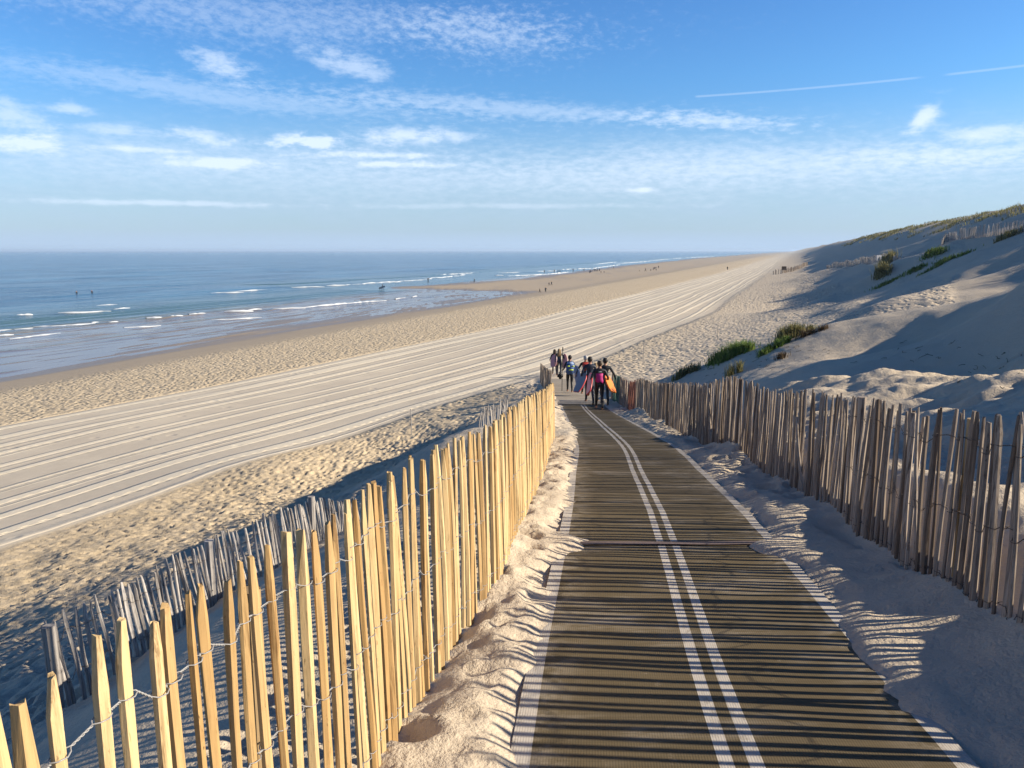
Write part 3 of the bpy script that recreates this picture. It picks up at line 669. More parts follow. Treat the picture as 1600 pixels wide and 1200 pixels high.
fence('brown_paling_fence', 'weathered brown paling fence along the right side of the mat', 'fence', RF, lambda y: .074 if y < 5.6 else .068, 1.06, (.028,.046), OLDWOOD, (.07,-.03), (.16,.60,1.0), rng, old=True, jit=.22, hvar=.035, leanvar=.022, wild=.025, wire_mat=RUST, ndetail=80, parts=100, zoff=-.07,
      posts=((2.66,4.45,.034,.93,POSTWOOD),(2.9,6.4,.036,1.02,OLDWOOD),(3.3,11.2,.036,1.0,OLDWOOD),(3.62,18,.04,1.0,OLDWOOD)),
      special=lambda y: GREENPAINT if 28.9 < y < 30.9 else REDPAINT if 24.9 < y < 26.4 else None)
fence('short_paling_fence', 'short grey brown paling fence piece left of the lower path end', 'fence', [(1.72,34.5),(1.68,39),(1.6,44)], .08, 1.1, (.03,.045), OLDWOOD, (0,.0), (.2,.7), rng, old=True, ndetail=0, parts=100, wire_mat=RUST)
# far fences on the dune
uf = []
UFP = ((1660,349,62),(1600,363,68),(1540,370,78),(1480,377,88),(1410,384,104),(1370,391,120),(1310,403,160),(1290,407,185))
for px in range(1660, 1289, -8):
    py, d = (float(np.interp(-px, [-q[0] for q in UFP], [q[k] for q in UFP])) for k in (1, 2))
    h_ = hit(px, py, d*.8, d*1.25, 600); uf.append(tuple(h_[0])[:2] if h_ else at_depth(px, py, d)[:2])
fence('dune_fence', 'long pale paling fence running along the upper dune slope', 'fence', uf, .19, 1.1, (.06,.10), GREYWOOD, (0,0), (), rng, old=True, jit=.5, hvar=.12, leanvar=.05, parts=100, ndetail=0)
bf = [at_z(px, py, z)[:2] for px, py, z in ((1208,433,3.3),(1222,432,3.5),(1240,428,3.9),(1262,421,4.7))]
fence('beach_fence', 'short paling fence at the far dune foot beside the combed sand', 'fence', bf, .45, 1.3, (.10,.2), OLDWOOD, (0,0), (), rng, old=True, jit=.5, hvar=.15, parts=40, ndetail=0)
# ------------------------------------------------------------------ poles, signs
def pole(px, py0, py1, label, lean=0, r=.02, z=None):
    # foot stands where the line of sight meets the sand
    h_ = hit(px, py1, 8); lo = (h_[0].x, h_[0].y, h_[1])
    h = (py1-py0)/FPX*lo[2]
    b = MB(); b.tube([(0,0,-.2),(0,0,h*.5),(lean*h,0,h)], [r, r, r*.9], 7, .7)
    o = b.build('marker_pole', GREYWOOD, None, (lo[0], lo[1], tz(lo[0], lo[1]))); return tag(o, label, 'pole')
pole(643, 638, 678, 'thin wooden pole standing in trodden sand below the left bank', -.02)
pole(1005, 533, 566, 'thin wooden pole in the sand right of the walking group', .03)
pole(1121, 508, 530, 'small dark stake in trodden sand above the green dune grass', 0, .018)
pole(1209, 462, 472, 'tiny stake in trodden beach sand below the far fence', 0, .03)
bx = bf[1]; bz = tz(*bx)
b = MB(); b.tube([(0,0,-.3),(0,0,1.9)], .05, 6); b.tube([(1.3,0,-.3),(1.3,0,1.9)], .05, 6)
rt = empty('notice_board', (bx[0]-.4, bx[1]-.5, bz), 'small brown notice board at the far beach fence', 'board')
b.build('post', OLDWOOD, rt)
mesh_obj('panel', [(x, y, z) for x in (-.05,1.35) for y in (-.05,-.09) for z in (1.0,2.1)], [(0,1,3,2),(4,6,7,5),(0,4,5,1),(2,3,7,6),(1,5,7,3),(0,2,6,4)], OLDWOOD, rt)
# white sign hung on the dune fence
p = at_depth(1382, 387, 114); zs = tz(p[0], p[1])
def plate(name, w_, h_, t_, mat, loc, rz, z0=0):
    o = mesh_obj(name, [(x, y, z) for x in (-w_/2,w_/2) for y in (-t_/2,t_/2) for z in (z0, z0+h_)], [(0,1,3,2),(4,6,7,5),(0,4,5,1),(2,3,7,6),(1,5,7,3),(0,2,6,4)], mat, None, loc)
    o.rotation_euler = (0,0,rz); return o
def sign_mat():
    m, nt, b = new_mat('printed_banner'); oc = objco(nt)
    n = noise(nt, mapping(nt, oc, (6,1,9)), 1.0, 2)
    c = mixc(nt, smst(nt, n, .5, .62), (.46,.47,.50), (.22,.23,.28)); nt.links.new(c, b.inputs['Base Color']); return m
tag(plate('banner', 1.9, .75, .04, sign_mat(), (p[0]-.35, p[1]-.3, zs+.25), .25), 'white printed banner hung on the upper dune fence', 'banner')
# ------------------------------------------------------------------ plants
def plant_material(name, a, b_, c_):
    m, nt, b = new_mat(name); tint = attr(nt, 'tint')
    col = ramp(nt, tint, [(0.0, a), (.5, b_), (1.0, c_)])
    nt.links.new(col, b.inputs['Base Color']); b.inputs['Roughness'].default_value = .6; b.inputs['Specular IOR Level'].default_value = .2
    tr = N(nt, 'ShaderNodeBsdfTranslucent'); nt.links.new(col, tr.inputs[0]); mx = N(nt, 'ShaderNodeMixShader', inp={0: .45, 1: b.outputs[0], 2: tr.outputs[0]}); nt.links.new(mx.outputs[0], nt.nodes['Material Output'].inputs['Surface'])
    return m
GREEN = plant_material('green_leaves', (.07,.12,.03), (.14,.22,.05), (.27,.30,.09))
MARRAM = plant_material('marram_grass', (.09,.09,.035), (.20,.185,.075), (.36,.31,.15))
DRY = plant_material('dry_stems', (.05,.035,.02), (.09,.06,.035), (.17,.12,.06))
def blade(mb, b, h, w_, az, bend, tint):
    d = Vector((math.cos(az), math.sin(az), 0)); s = Vector((-d.y, d.x, 0))*w_/2
    p0, p1, p2 = Vector(b), Vector(b)+Vector((0,0,h*.6))+d*bend*h*.35, Vector(b)+Vector((0,0,h*(1-.25*bend)))+d*bend*h*.95
    mb.add([tuple(p0-s), tuple(p0+s), tuple(p1-s*.75), tuple(p1+s*.75), tuple(p2)], [(0,1,3,2),(2,3,4)], tint)
def clump(name, label, cat, px, py, d, rx, ry, h, n, mat, w_=.03, bendy=.6, group=None, seed=0, lumps=5):
    rg = random.Random(seed+int(px)); c = at_depth(px, py, d); h_ = hit(px, py, d*.72, d*1.5, 500)
    if h_: c = tuple(h_[0])
    mb = MB(); cz = tz(c[0], c[1])
    L = [(rg.uniform(-.7,.7), rg.uniform(-.7,.7), rg.uniform(.6,1.1)) for _ in range(lumps)]
    pts = []
    for i in range(n):
        l = rg.choice(L); a = rg.uniform(0, 6.283); r = abs(rg.gauss(0, .28))
        pts.append((l[0]*rx+math.cos(a)*r*rx, l[1]*ry+math.sin(a)*r*ry, l[2]))
    zz = terrain(np.array([c[0]+p[0] for p in pts]), np.array([c[1]+p[1] for p in pts]), fine=False)
    for (x, y, k), z in zip(pts, zz):
        blade(mb, (x, y, z-cz-.03), h*k*rg.uniform(.45,1.1), w_*rg.uniform(.6,1.4), rg.uniform(0,6.283), rg.uniform(.1,bendy), min(1, max(0, rg.gauss(.5,.25))))
    o = mb.build(name, mat, None, (c[0], c[1], cz)); return tag(o, label, cat, group)
G1 = 'plants on the near sand spur'
clump('dune_grass', 'broad bright green grass clump, largest on the near spur', 'plant', 1138, 560, 28.3, .75, .7, .6, 1700, GREEN, .026, 1.1, G1, 1, 8)
clump('dune_grass', 'bluish green grass clump at the right end of the broad green one', 'plant', 1172, 548, 28.5, .5, .4, .5, 500, GREEN, .025, .7, G1, 2)
clump('dune_grass', 'pale spiky grass tuft lowest on the near spur, just above the fence', 'plant', 1150, 584, 26, .28, .25, .5, 220, MARRAM, .02, .8, G1, 3, 2)
clump('dune_grass', 'dark grass clump at the left foot of the spur over the fence', 'plant', 1074, 585, 30, .5, .4, .45, 500, MARRAM, .03, .7, G1, 4)
clump('dune_grass', 'small round green clump alone on the shaded spur slope', 'plant', 1200, 552, 25.5, .34, .3, .36, 420, GREEN, .025, .9, G1, 5, 3)
clump('dune_grass', 'tall straw brown grass clump high on the near spur', 'plant', 1228, 530, 27.5, .5, .45, .62, 900, MARRAM, .025, .7, G1, 6, 5)
clump('dune_grass', 'green leafy clump below the straw brown grass', 'plant', 1221, 540, 26.5, .35, .3, .5, 420, GREEN, .03, .8, G1, 7, 3)
clump('dune_grass', 'yellowish low tuft right of the straw brown grass', 'plant', 1256, 520, 27, .4, .3, .45, 380, MARRAM, .025, .9, G1, 8, 3)
clump('dead_plant', 'dark dead plant on the shaded slope below the straw brown grass', 'plant', 1222, 558, 24.5, .3, .3, .3, 260, DRY, .02, 1.0, G1, 9, 3)
clump('dead_plant', 'dark dry bush lying at the crest end of the spur', 'plant', 1270, 520, 27, .5, .35, .32, 320, DRY, .02, 1.0, G1, 10, 3)
G2 = 'plants on the far grassy mound'
clump('marram_grass', 'tall yellow green marram grass on top of the far mound', 'plant', 1388, 412, 85, 1.6, 1.6, 2.0, 900, MARRAM, .09, .6, G2, 11, 5)
clump('marram_grass', 'yellow green marram grass down the left edge of the far mound', 'plant', 1370, 435, 82, 1.3, 1.6, 1.5, 700, MARRAM, .09, .7, G2, 12, 5)
clump('marram_grass', 'low green mat of plants at the right foot of the far mound', 'plant', 1410, 432, 76, 2.4, 1.0, .5, 700, GREEN, .08, .9, G2, 13, 7)
clump('marram_grass', 'dark green low bush on the slope right of the far mound', 'plant', 1468, 394, 85, 1.8, 1.2, .8, 600, GREEN, .08, .8, G2, 14, 4)
clump('marram_grass', 'long low strip of plants between mound and right slope', 'plant', 1475, 410, 76, 2.6, .9, .5, 600, GREEN, .08, .9, G2, 15, 7)
clump('marram_grass', 'straw coloured grass at the right frame edge under the dune fence', 'plant', 1588, 366, 60, 1.6, 1.0, .8, 700, MARRAM, .06, .7, G2, 16, 5)
clump('beach_sprig', 'small green sprig in the sand between new fence pickets', 'plant', 228, 1196, 2.15, .05, .05, .09, 60, GREEN, .008, .9, None, 17, 3)
# grass of the dune ridge: uncountable
rg = random.Random(8); mb = MB(); n = 90000
S_ = np.array([rg.uniform(50, 420)**1.0 for _ in range(n)]); T_ = np.array([rg.uniform(-52, -21) for _ in range(n)])
keep = fbm(S_/9, T_/6, 3, 57)+.30*sstep(-25, -34, T_)+.1*sstep(90, 60, S_) > .36
S_, T_ = S_[keep], T_[keep]; X_, Y_ = XY(S_, T_); Z_ = terrain(X_, Y_, fine=False)
for x, y, z, s_ in zip(X_, Y_, Z_, S_):
    blade(mb, (x, y, z-.05), rg.uniform(.35, .85), .022+s_*.0004, rg.uniform(0, 6.283), rg.uniform(.2, 1.1), min(1, max(0, rg.gauss(.45, .25))))
tag(mb.build('grass', MARRAM), 'rough marram grass along the dune ridge', None, None, 'stuff')
# twigs and dry roots scattered on the shaded slope
mb = MB()
for cx_, cy_, n_, sp_ in ((1480,560,20,50),(1560,585,14,40),(1190,572,16,40),(1250,548,14,26),(1120,590,8,20)):
    for _ in range(n_):
        px, py = rg.gauss(cx_, sp_), rg.gauss(cy_, sp_*.22); h_ = hit(px, py, 3, 40, 400)
        if h_ is None: continue
        ht = h_[0]
        a = rg.uniform(0, 6.28); L_ = rg.uniform(.08, .26); z = tz(ht.x, ht.y)
        pts = [Vector((ht.x+math.cos(a)*L_*f+rg.uniform(-.03,.03), ht.y+math.sin(a)*L_*f+rg.uniform(-.03,.03), 0)) for f in (0,.35,.7,1)]
        for q_ in pts: q_.z = tz(q_.x, q_.y)+.035+rg.uniform(0,.03)
        mb.tube([tuple(q_) for q_ in pts], [.006,.005,.004,.003], 4, rg.random())
tag(mb.build('twigs', DRY), 'dark dry twigs strewn over the shaded sand slope', None, None, 'stuff')
# the hazy air over the beach
hz = bpy.data.materials.new('haze'); hz.use_nodes = True; hn = hz.node_tree; hn.nodes.remove(hn.nodes['Principled BSDF'])
hv = N(hn, 'ShaderNodeVolumePrincipled', inp={'Color': (.62,.79,1,1), 'Density': .00013, 'Anisotropy': .1}); hn.links.new(hv.outputs[0], hn.nodes['Material Output'].inputs['Volume'])
HX, HY, HZ = (-90000, 90000), (-60000, 90000), (-9, 23)
tag(mesh_obj('haze', [(x, y, z) for x in HX for y in HY for z in HZ], [(0,1,3,2),(4,6,7,5),(0,4,5,1),(2,3,7,6),(1,5,7,3),(0,2,6,4)], hz), 'pale sea haze over the far beach', None, None, 'stuff')
# ------------------------------------------------------------------ people
SKIN = simple('skin', (.42,.22,.14), .55, .08, 20); NEO = simple('black_neoprene', (.012,.012,.014), .5, .25, 14); NEO2 = simple('dark_blue_neoprene', (.018,.022,.04), .5, .25, 14)
REDT = simple('red_lycra', (.46,.05,.035), .6, .1, 14); PINK = simple('magenta_lycra', (.42,.02,.16), .6, .12, 14); BLUEBAG = simple('blue_nylon', (.05,.10,.24), .6, .2, 12); PALEBAG = simple('pale_blue_nylon', (.25,.33,.5), .6, .2, 12)
HIVIS = simple('yellow_reflective_band', (.62,.75,.06), .5, .05, 14); BLACK = simple('black_bag_cloth', (.012,.012,.013), .7, .2, 14)
HBROWN = simple('brown_hair', (.055,.035,.022), .6, .3, 60); HBLOND = simple('blond_hair', (.30,.20,.10), .6, .3, 60); HGREY = simple('grey_hair', (.42,.40,.38), .6, .2, 60); HDARK = simple('dark_hair', (.02,.015,.012), .6, .3, 60)
BRED = simple('red_board', (.52,.05,.05), .35, .05, 4, .5); BORANGE = simple('orange_board', (.80,.23,.025), .35, .05, 4, .5); BWHITE = simple('white_board', (.62,.62,.62), .35, .05, 4, .5); BGREY = simple('grey_board', (.24,.25,.27), .4, .08, 4, .5)
BBLUE = simple('blue_board', (.07,.13,.26), .35, .08, 4, .5); BPALE = simple('pale_blue_board', (.13,.16,.20), .35, .05, 4, .5); BPINK = simple('pink_board', (.62,.30,.28), .4, .05, 4, .5); BROSE = simple('dusty_rose_board', (.45,.22,.24), .4, .05, 4, .5); BYEL = simple('yellow_board', (.75,.55,.05), .4, .05, 4, .5)
def skin_body(J, E, rad, sub=1):
    me = bpy.data.meshes.new('tmp'); me.from_pydata([tuple(p) for p in J], E, [])
    o = bpy.data.objects.new('tmp', me); COL.objects.link(o)
    o.modifiers.new('s', 'SKIN'); me.skin_vertices.new() if not me.skin_vertices else None
    for i, r in enumerate(rad): me.skin_vertices[0].data[i].radius = r if isinstance(r, tuple) else (r, r); 
    me.skin_vertices[0].data[0].use_root = True
    o.modifiers['s'].use_smooth_shade = True
    if sub: 
        m = o.modifiers.new('u', 'SUBSURF'); m.levels = sub; m.render_levels = sub
    dg = bpy.context.evaluated_depsgraph_get(); ev = o.evaluated_get(dg)
    nm = bpy.data.meshes.new_from_object(ev)
    bpy.data.objects.remove(o); bpy.data.meshes.remove(me)
    return nm
def figure(H=1.72, stride=.22, arms=('down','down'), lean=.04, fingers=True, sub=1, sit=False, slim=1.0):
    """joints of a walking figure, facing +Y; returns mesh and named points"""
    k = H/1.72; J, E, Rd, nm = [], [], [], {}
    def j(n, p, r, par=None):
        J.append(Vector(p)*k); Rd.append((r*k*slim, r*k*slim) if not isinstance(r, tuple) else (r[0]*k*slim, r[1]*k*slim)); nm[n] = len(J)-1
        if par is not None: E.append((nm[par], nm[n]))
    j('pelvis', (0,0,.93), (.145,.105)); j('waist', (0,lean*.3,1.08), (.125,.095), 'pelvis'); j('chest', (0,lean*.7,1.28), (.155,.11), 'waist'); j('upper', (0,lean,1.40), (.12,.085), 'chest')
    j('neck', (0,lean*1.1,1.485), .052, 'upper'); j('skull', (0,lean*1.1+.012,1.56), (.070,.080), 'neck'); j('head', (0,lean*1.1+.015,1.63), (.076,.094), 'skull'); j('crown', (0,lean*1.1,1.69), (.058,.07), 'head')
    if fingers:
        j('nose', (0,lean*1.1+.125,1.60), .014, 'head')
        for s, n in ((-1,'earl'),(1,'earr')): j(n, (s*.088,lean*1.1,1.61), .016, 'head')
    for s, n, fw in ((-1,'l',1),(1,'r',-1)):
        d = stride*fw
        j('hip'+n, (s*.088,0,.88), .098, 'pelvis')
        j('thigh'+n, (s*.09,d*.38+.02,.68), .084, 'hip'+n)
        kz = .49
        j('knee'+n, (s*.085,d*.75+.035,kz), .058, 'thigh'+n)
        back = d < 0
        j('calf'+n, (s*.085,d*1.0-(.05 if back else -.0),.32), .058, 'knee'+n)
        lift = .07 if back else 0
        j('ankle'+n, (s*.08,d*1.45-(.05 if back else 0),.085+lift), .036, 'calf'+n)
        j('heel'+n, (s*.08,d*1.45-.045-(.05 if back else 0),.03+lift*1.2), .03, 'ankle'+n)
        j('ball'+n, (s*.09,d*1.45+.10-(.03 if back else 0),.022+lift*.2), (.042,.022), 'ankle'+n); j('toe'+n, (s*.095,d*1.45+.16-(.03 if back else 0),.018+lift*.05), (.034,.016), 'ball'+n)
        j('sh'+n, (s*.185,lean,1.395), .062, 'upper')
        ar = arms[0 if s < 0 else 1]
        if ar == 'down': el, wr, ha = (s*.235,lean-.03+d*-.25,1.13), (s*.26,lean+.03-d*.6,.90), (s*.262,lean+.06-d*.65,.82)
        elif ar == 'board': el, wr, ha = (s*.30,lean-.07,1.14), (s*.31,lean+.12,.98), (s*.27,lean+.17,.92)
        elif ar == 'out': el, wr, ha = (s*.32,lean-.05,1.17), (s*.40,lean+.02,.95), (s*.42,lean+.05,.87)
        elif ar == 'hold': el, wr, ha = (s*.27,lean-.05,1.14), (s*.30,lean+.16,1.02), (s*.30,lean+.23,1.0)
        else: el, wr, ha = ar
        j('elbow'+n, el, .043, 'sh'+n); j('fore'+n, tuple((Vector(el)*.55+Vector(wr)*.45)), .040, 'elbow'+n); j('wrist'+n, wr, .026, 'fore'+n); j('hand'+n, ha, (.036,.022), 'wrist'+n)
        if fingers:
            dv = (Vector(ha)-Vector(wr)).normalized()
            for q_ in range(4):
                o_ = Vector(((q_-1.5)*.003*s, (q_-1.5)*.021, 0)); f1 = Vector(ha)+dv*.035+o_; f2 = f1+dv*(.035+.006*(1 if q_ in (1,2) else 0))+Vector((-s*.012,0,0))
                j(f'f{q_}{n}', f1, .0095, 'hand'+n); j(f'g{q_}{n}', f2, .008, f'f{q_}{n}')
            t1 = Vector(ha)+Vector((0,.035,.012)); j('th'+n, t1, .010, 'hand'+n); j('ti'+n, t1+dv*.03+Vector((0,.015,0)), .009, 'th'+n)
    me = skin_body(J, E, Rd, sub)
    return me, {n: J[i] for n, i in nm.items()}, k
def person(label, loc, rz, H, suit, hair, hairstyle='short', arms=('down','down'), stride=.22, group=None, sleeves=True, tops=None, fingers=True, slim=1.0, bare_legs=False):
    me, P, k = figure(H, stride, arms, fingers=fingers, slim=slim)
    root = empty('person', loc, label, 'person', group, rz)
    for m in (suit, SKIN, tops or suit): me.materials.append(m)
    mi = []
    for p in me.polygons:
        c = p.center/k
        i = 0
        if c.z > 1.475 and abs(c.x) < .14: i = 1
        elif c.z < .10: i = 1
        else:
            for n in 'lr':
                wv, hv = P['wrist'+n]/k, P['hand'+n]/k
                if (c-wv).dot((hv-wv).normalized()) > -.01 and (c-hv).length < .16: i = 1
            if i == 0 and tops and c.z > 1.0 and (abs(c.x) < .2): i = 2
            if i == 0 and not sleeves and abs(c.x) > .21 and c.z > .75: i = 1
        mi.append(i)
    me.polygons.foreach_set('material_index', mi)
    body = bpy.data.objects.new('body', me); link(body, root)
    if hair:
        hb = bmesh.new(); bmesh.ops.create_icosphere(hb, subdivisions=3, radius=1)
        hc = P['head']+Vector((0,-.012,.018))*k
        for v in hb.verts:
            n = v.co.copy(); s = Vector((.094,.112,.105))*k
            q_ = Vector((n.x*s.x, n.y*s.y, n.z*s.z))
            if n.y > .35: q_ *= .86 if n.z < .5 else .98
            if n.z < -.35 and n.y < .4: q_.z *= 1.1
            q_ *= 1+.05*mnoise.noise(n*4+Vector((H*9,0,0)))
            v.co = hc+q_
        dl = [v for v in hb.verts if (v.co-hc).y > .055*k and (v.co-hc).z < .04*k]
        bmesh.ops.delete(hb, geom=dl, context='VERTS')
        hm = bpy.data.meshes.new('hair'); hb.to_mesh(hm); hb.free(); hm.materials.append(hair); hm.polygons.foreach_set('use_smooth', [True]*len(hm.polygons))
        ho = link(bpy.data.objects.new('hair', hm), root)
        if hairstyle != 'short':
            mb = MB()
            if hairstyle == 'long':
                for q_ in range(9):
                    x = (q_-4)*.019; mb.tube([hc+Vector((x*1.1,-.085+abs(x)*.5,.02))*k, hc+Vector((x*1.25,-.115+abs(x)*.5,-.12))*k, hc+Vector((x*1.3,-.12+abs(x)*.4,-.26))*k, hc+Vector((x*1.1+.01,-.115,-.36-.02*(q_%3)))*k], [.03*k,.028*k,.024*k,.006*k], 6)
            elif hairstyle == 'bun':
                mb.tube([hc+Vector((0,-.09,.05))*k, hc+Vector((0,-.125,.055))*k, hc+Vector((0,-.15,.05))*k], [.02*k,.042*k,.015*k], 8)
            elif hairstyle == 'pony':
                mb.tube([hc+Vector((0,-.10,.03))*k, hc+Vector((0,-.15,-.03))*k, hc+Vector((.005,-.14,-.12))*k, hc+Vector((.0,-.12,-.2))*k], [.018*k,.03*k,.025*k,.006*k], 7)
            mb.build('hair_lock', hair, ho, smooth=True)
    return root, body, P, k
def shell(body, root, name, mat, test, off):
    """a garment: the body's own surface, lifted off it"""
    src = body.data; fs = [p for p in src.polygons if test(p.center)]
    idx = {}; V, F = [], []
    for p in fs:
        f = []
        for vi in p.vertices:
            if vi not in idx: idx[vi] = len(V); v = src.vertices[vi]; V.append(v.co+v.normal*off)
            f.append(idx[vi])
        F.append(tuple(f))
    o = mesh_obj(name, V, F, mat, root, smooth=True); md = o.modifiers.new('thick', 'SOLIDIFY'); md.thickness = .006; md.offset = -1
    return o
def board(label, loc, rot, L, W, deck, bottom, railm, group=None, T=.06, nose=.55):
    """foam board: deck, belly and a rail band round its edge; long axis local Z"""
    n = 14; V, F = [], []
    def half(f):            # half width along the length
        return W/2*min(1.0, (1-(abs(f-.45)/(.55 if f > .45 else .58))**2.6)**.6 if abs(f-.45) < (.55 if f > .45 else .58) else 0)
    root = empty('surfboard', loc, label, 'surfboard', group); root.rotation_euler = rot
    ed = []
    for i in range(n+1):
        f = i/n; h_ = max(.012, half(min(.995, max(.004, f)))); ed.append((h_, (f-.5)*L, .05*L*(f-.4)**2*1.2))
    V, F = [], []
    for y in (T/2, -T/2):
        b = len(V)
        for h_, z, ro in ed:
            V += [(-h_, y*.8-ro, z), (-h_*.45, y-ro, z), (h_*.45, y-ro, z), (h_, y*.8-ro, z)]
        for i in range(n):
            for q_ in range(3):
                f = (b+i*4+q_, b+i*4+q_+1, b+(i+1)*4+q_+1, b+(i+1)*4+q_); F.append(f if y < 0 else f[::-1])
    mi = [0]*(n*3)+[1]*(n*3)
    mesh_obj('deck', V, F, [deck, bottom], root, smooth=True, mi=mi)
    loop = [(-h_, z, ro) for h_, z, ro in ed]+[(h_, z, ro) for h_, z, ro in ed[::-1]]
    V, F = [], []; m = len(loop)
    for (x, z, ro) in loop:
        sx = 1.0 if x > 0 else -1.0
        V += [(x*.97, T*.42-ro, z), (x+sx*.012, T*.2-ro, z), (x+sx*.012, -T*.2-ro, z), (x*.97, -T*.42-ro, z)]
    for i in range(m):
        for q_ in range(3): F.append((i*4+q_, i*4+q_+1, ((i+1)%m)*4+q_+1, ((i+1)%m)*4+q_))
    mesh_obj('rail', V, F, railm, root, smooth=True)
    return root
def on_path(px, py):
    rr = ray(px, py)
    for kk in np.arange(15, 80, .05):
        p = rr*float(kk)
        zt = float(path_z(p.y)) if abs(p.x-path_x(p.y)) < .95 and p.y < 47 else tz(p.x, p.y)
        if CAMZ+p.z < zt+.012: return (p.x, p.y, zt+.012)
def face(long, nrm):
    z = Vector(long).normalized(); y = -Vector(nrm); y = (y-z*y.dot(z)).normalized(); x = y.cross(z)
    return Matrix((x, y, z)).transposed().to_euler()
GW = 'surfers walking down the path'
def local(root, p):
    return root.matrix_basis @ Vector(p)
pE = on_path(936, 640)
e, eb, P, k = person('surfer in black wetsuit with magenta bib, last of the walking group', pE, .05, 1.70, NEO, HBROWN, 'bun', ('board','board'), .12, GW)
shell(eb, e, 'bib', PINK, lambda c: .98*k < c.z < 1.265*k and abs(c.x) < .185*k, .012)
rim = MB(); rim.tube([(-.05*k,-.092*k,1.36*k),(0,-.098*k,1.365*k),(.05*k,-.092*k,1.36*k)], .012, 5); rim.build('zip_flap', BWHITE, e)
board('red foam board under the left arm of the surfer in magenta bib', local(e, (-.34,.02,.93)), face((.14,.68,.72), (-.95,-.30,.2)), .84, .38, BRED, BRED, BRED, 'boards carried down the path')
board('orange foam board under the right arm of the surfer in magenta bib', local(e, (.36,.02,.92)), face((-.28,.62,.72), (.72,-.65,.3)), .74, .38, BORANGE, BORANGE, BORANGE, 'boards carried down the path')
pF = on_path(944.5, 633)
person('dark haired surfer in black wetsuit just beyond the magenta bib', pF, .0, 1.76, NEO, HDARK, 'short', ('down','out'), .2, GW)
pD = on_path(921, 631)
d_, db, P, k = person('surfer in navy wetsuit carrying a grey board with red rim', pD, .05, 1.80, NEO2, HDARK, 'short', ('board','down'), .24, GW)
board('grey foam board with red rim under the arm of the navy wetsuit surfer', local(d_, (-.36,-.10,.84)), face((.42,.45,.72), (-.72,-.65,.25)), .86, .38, BGREY, BGREY, BRED, 'boards carried down the path')
pC = on_path(914.5, 618)
c_, cb, P, k = person('grey haired surfer with red back panel on a dark suit', pC, .1, 1.78, NEO, HGREY, 'short', ('out','board'), .22, GW)
shell(cb, c_, 'back_panel', REDT, lambda c: 1.08*k < c.z < 1.42*k and abs(c.x) < .15*k, .010)
board('blue board with white and red edge at the left hand of the grey haired surfer', local(c_, (-.34,.02,.82)), face((-.14,.25,.95), (-.85,-.45,.1)), 1.1, .44, BBLUE, BBLUE, BWHITE, 'boards carried down the path')
board('pale blue board under the right arm of the grey haired surfer', local(c_, (.08,-.26,.92)), (R(-10), R(18), R(52)), 1.0, .40, BPALE, BPALE, BWHITE, 'boards carried down the path')
pK = on_path(930, 626)
person('shorter blond surfer in black wetsuit in the middle of the walking group', pK, .0, 1.52, NEO, HBLOND, 'pony', ('down','down'), .18, GW)
pB = on_path(890, 613)
b_, bb, P, k = person('man in black wetsuit with blue rucksack and yellow bands', pB, .05, 1.76, NEO, HDARK, 'short', ('hold','down'), .10, GW)
# rucksack worn on the back: a rounded box with bands, a pale top flap
def rbox(c, s, bev=.05):
    bm = bmesh.new(); bmesh.ops.create_cube(bm, size=1)
    for v in bm.verts: v.co = Vector((v.co.x*s[0]*(.86 if v.co.z > 0 else 1), v.co.y*s[1], v.co.z*s[2]))+Vector(c)
    bmesh.ops.bevel(bm, geom=bm.edges[:], offset=bev, segments=3, affect='EDGES'); me = bpy.data.meshes.new('m'); bm.to_mesh(me); bm.free()
    me.polygons.foreach_set('use_smooth', [True]*len(me.polygons)); return me
def rpart(name, c, s, bev, mat, parent):
    me = rbox(c, s, bev); me.materials.append(mat); return link(bpy.data.objects.new(name, me), parent)
rk = rpart('rucksack', (0,-.20,1.19), (.42,.22,.56), .06, BLUEBAG, b_)
rpart('top_flap', (0,-.20,1.42), (.36,.20,.16), .05, PALEBAG, rk)
for x, z, w_ in ((-.11,1.31,.12),(.12,1.31,.12),(.02,1.13,.24)): rpart('reflective_band', (x,-.315,z), (w_,.012,.045), .004, HIVIS, rk)
for s in (-1, 1):
    mb = MB(); mb.tube([(s*.11,-.12,1.40),(s*.13,-.02,1.47),(s*.13,.12,1.40),(s*.14,.16,1.2),(s*.17,.02,1.02)], .02, 6); mb.build('strap', BLUEBAG, rk)
hl = local(b_, P['handl'])
mb = MB(); mb.tube([(0,0,-1.0),(.005,0,.2),(.02,0,1.05)], .016, 6, .2); mb.tube([(.02,0,.95),(.022,0,1.12)], [.03,.025], 6, .2)
tag(mb.build('staff', BLACK, None, (hl.x-.03, hl.y, hl.z)), 'tall thin dark staff held upright by the man with rucksack', 'pole')
me = rbox((0,0,-.16), (.30,.26,.32), .09); me.materials.append(BLACK); bag = link(bpy.data.objects.new('bag', me)); bag.location = (hl.x-.12, hl.y-.02, hl.z-.10)
tag(bag, 'black cloth bag hanging from the hand that holds the staff', 'bag')
mb = MB(); mb.tube([(-.08,0,-.03),(.0,0,.07),(.10,0,.10),(.08,0,-.03)], .012, 5); mb.build('bag_strap', BLACK, bag)
pA = on_path(866.5, 586); pA2 = on_path(873.5, 588)
a1, ab, P, k = person('left one of two long haired women at the path end', pA, .1, 1.66, NEO, HBROWN, 'long', ('board','down'), .2, GW)
a2, ab2, P2, k2 = person('blond long haired woman in dark wetsuit, right of the leading two', pA2, .05, 1.74, NEO2, HBLOND, 'long', ('down','board'), .2, GW)
board('pink board with pale stripe under the arm of the left woman', local(a1, (-.10,-.24,.98)), face((.10,.3,.9), (-.5,-.85,.2)), .80, .42, BPINK, BROSE, BROSE, 'boards carried down the path')
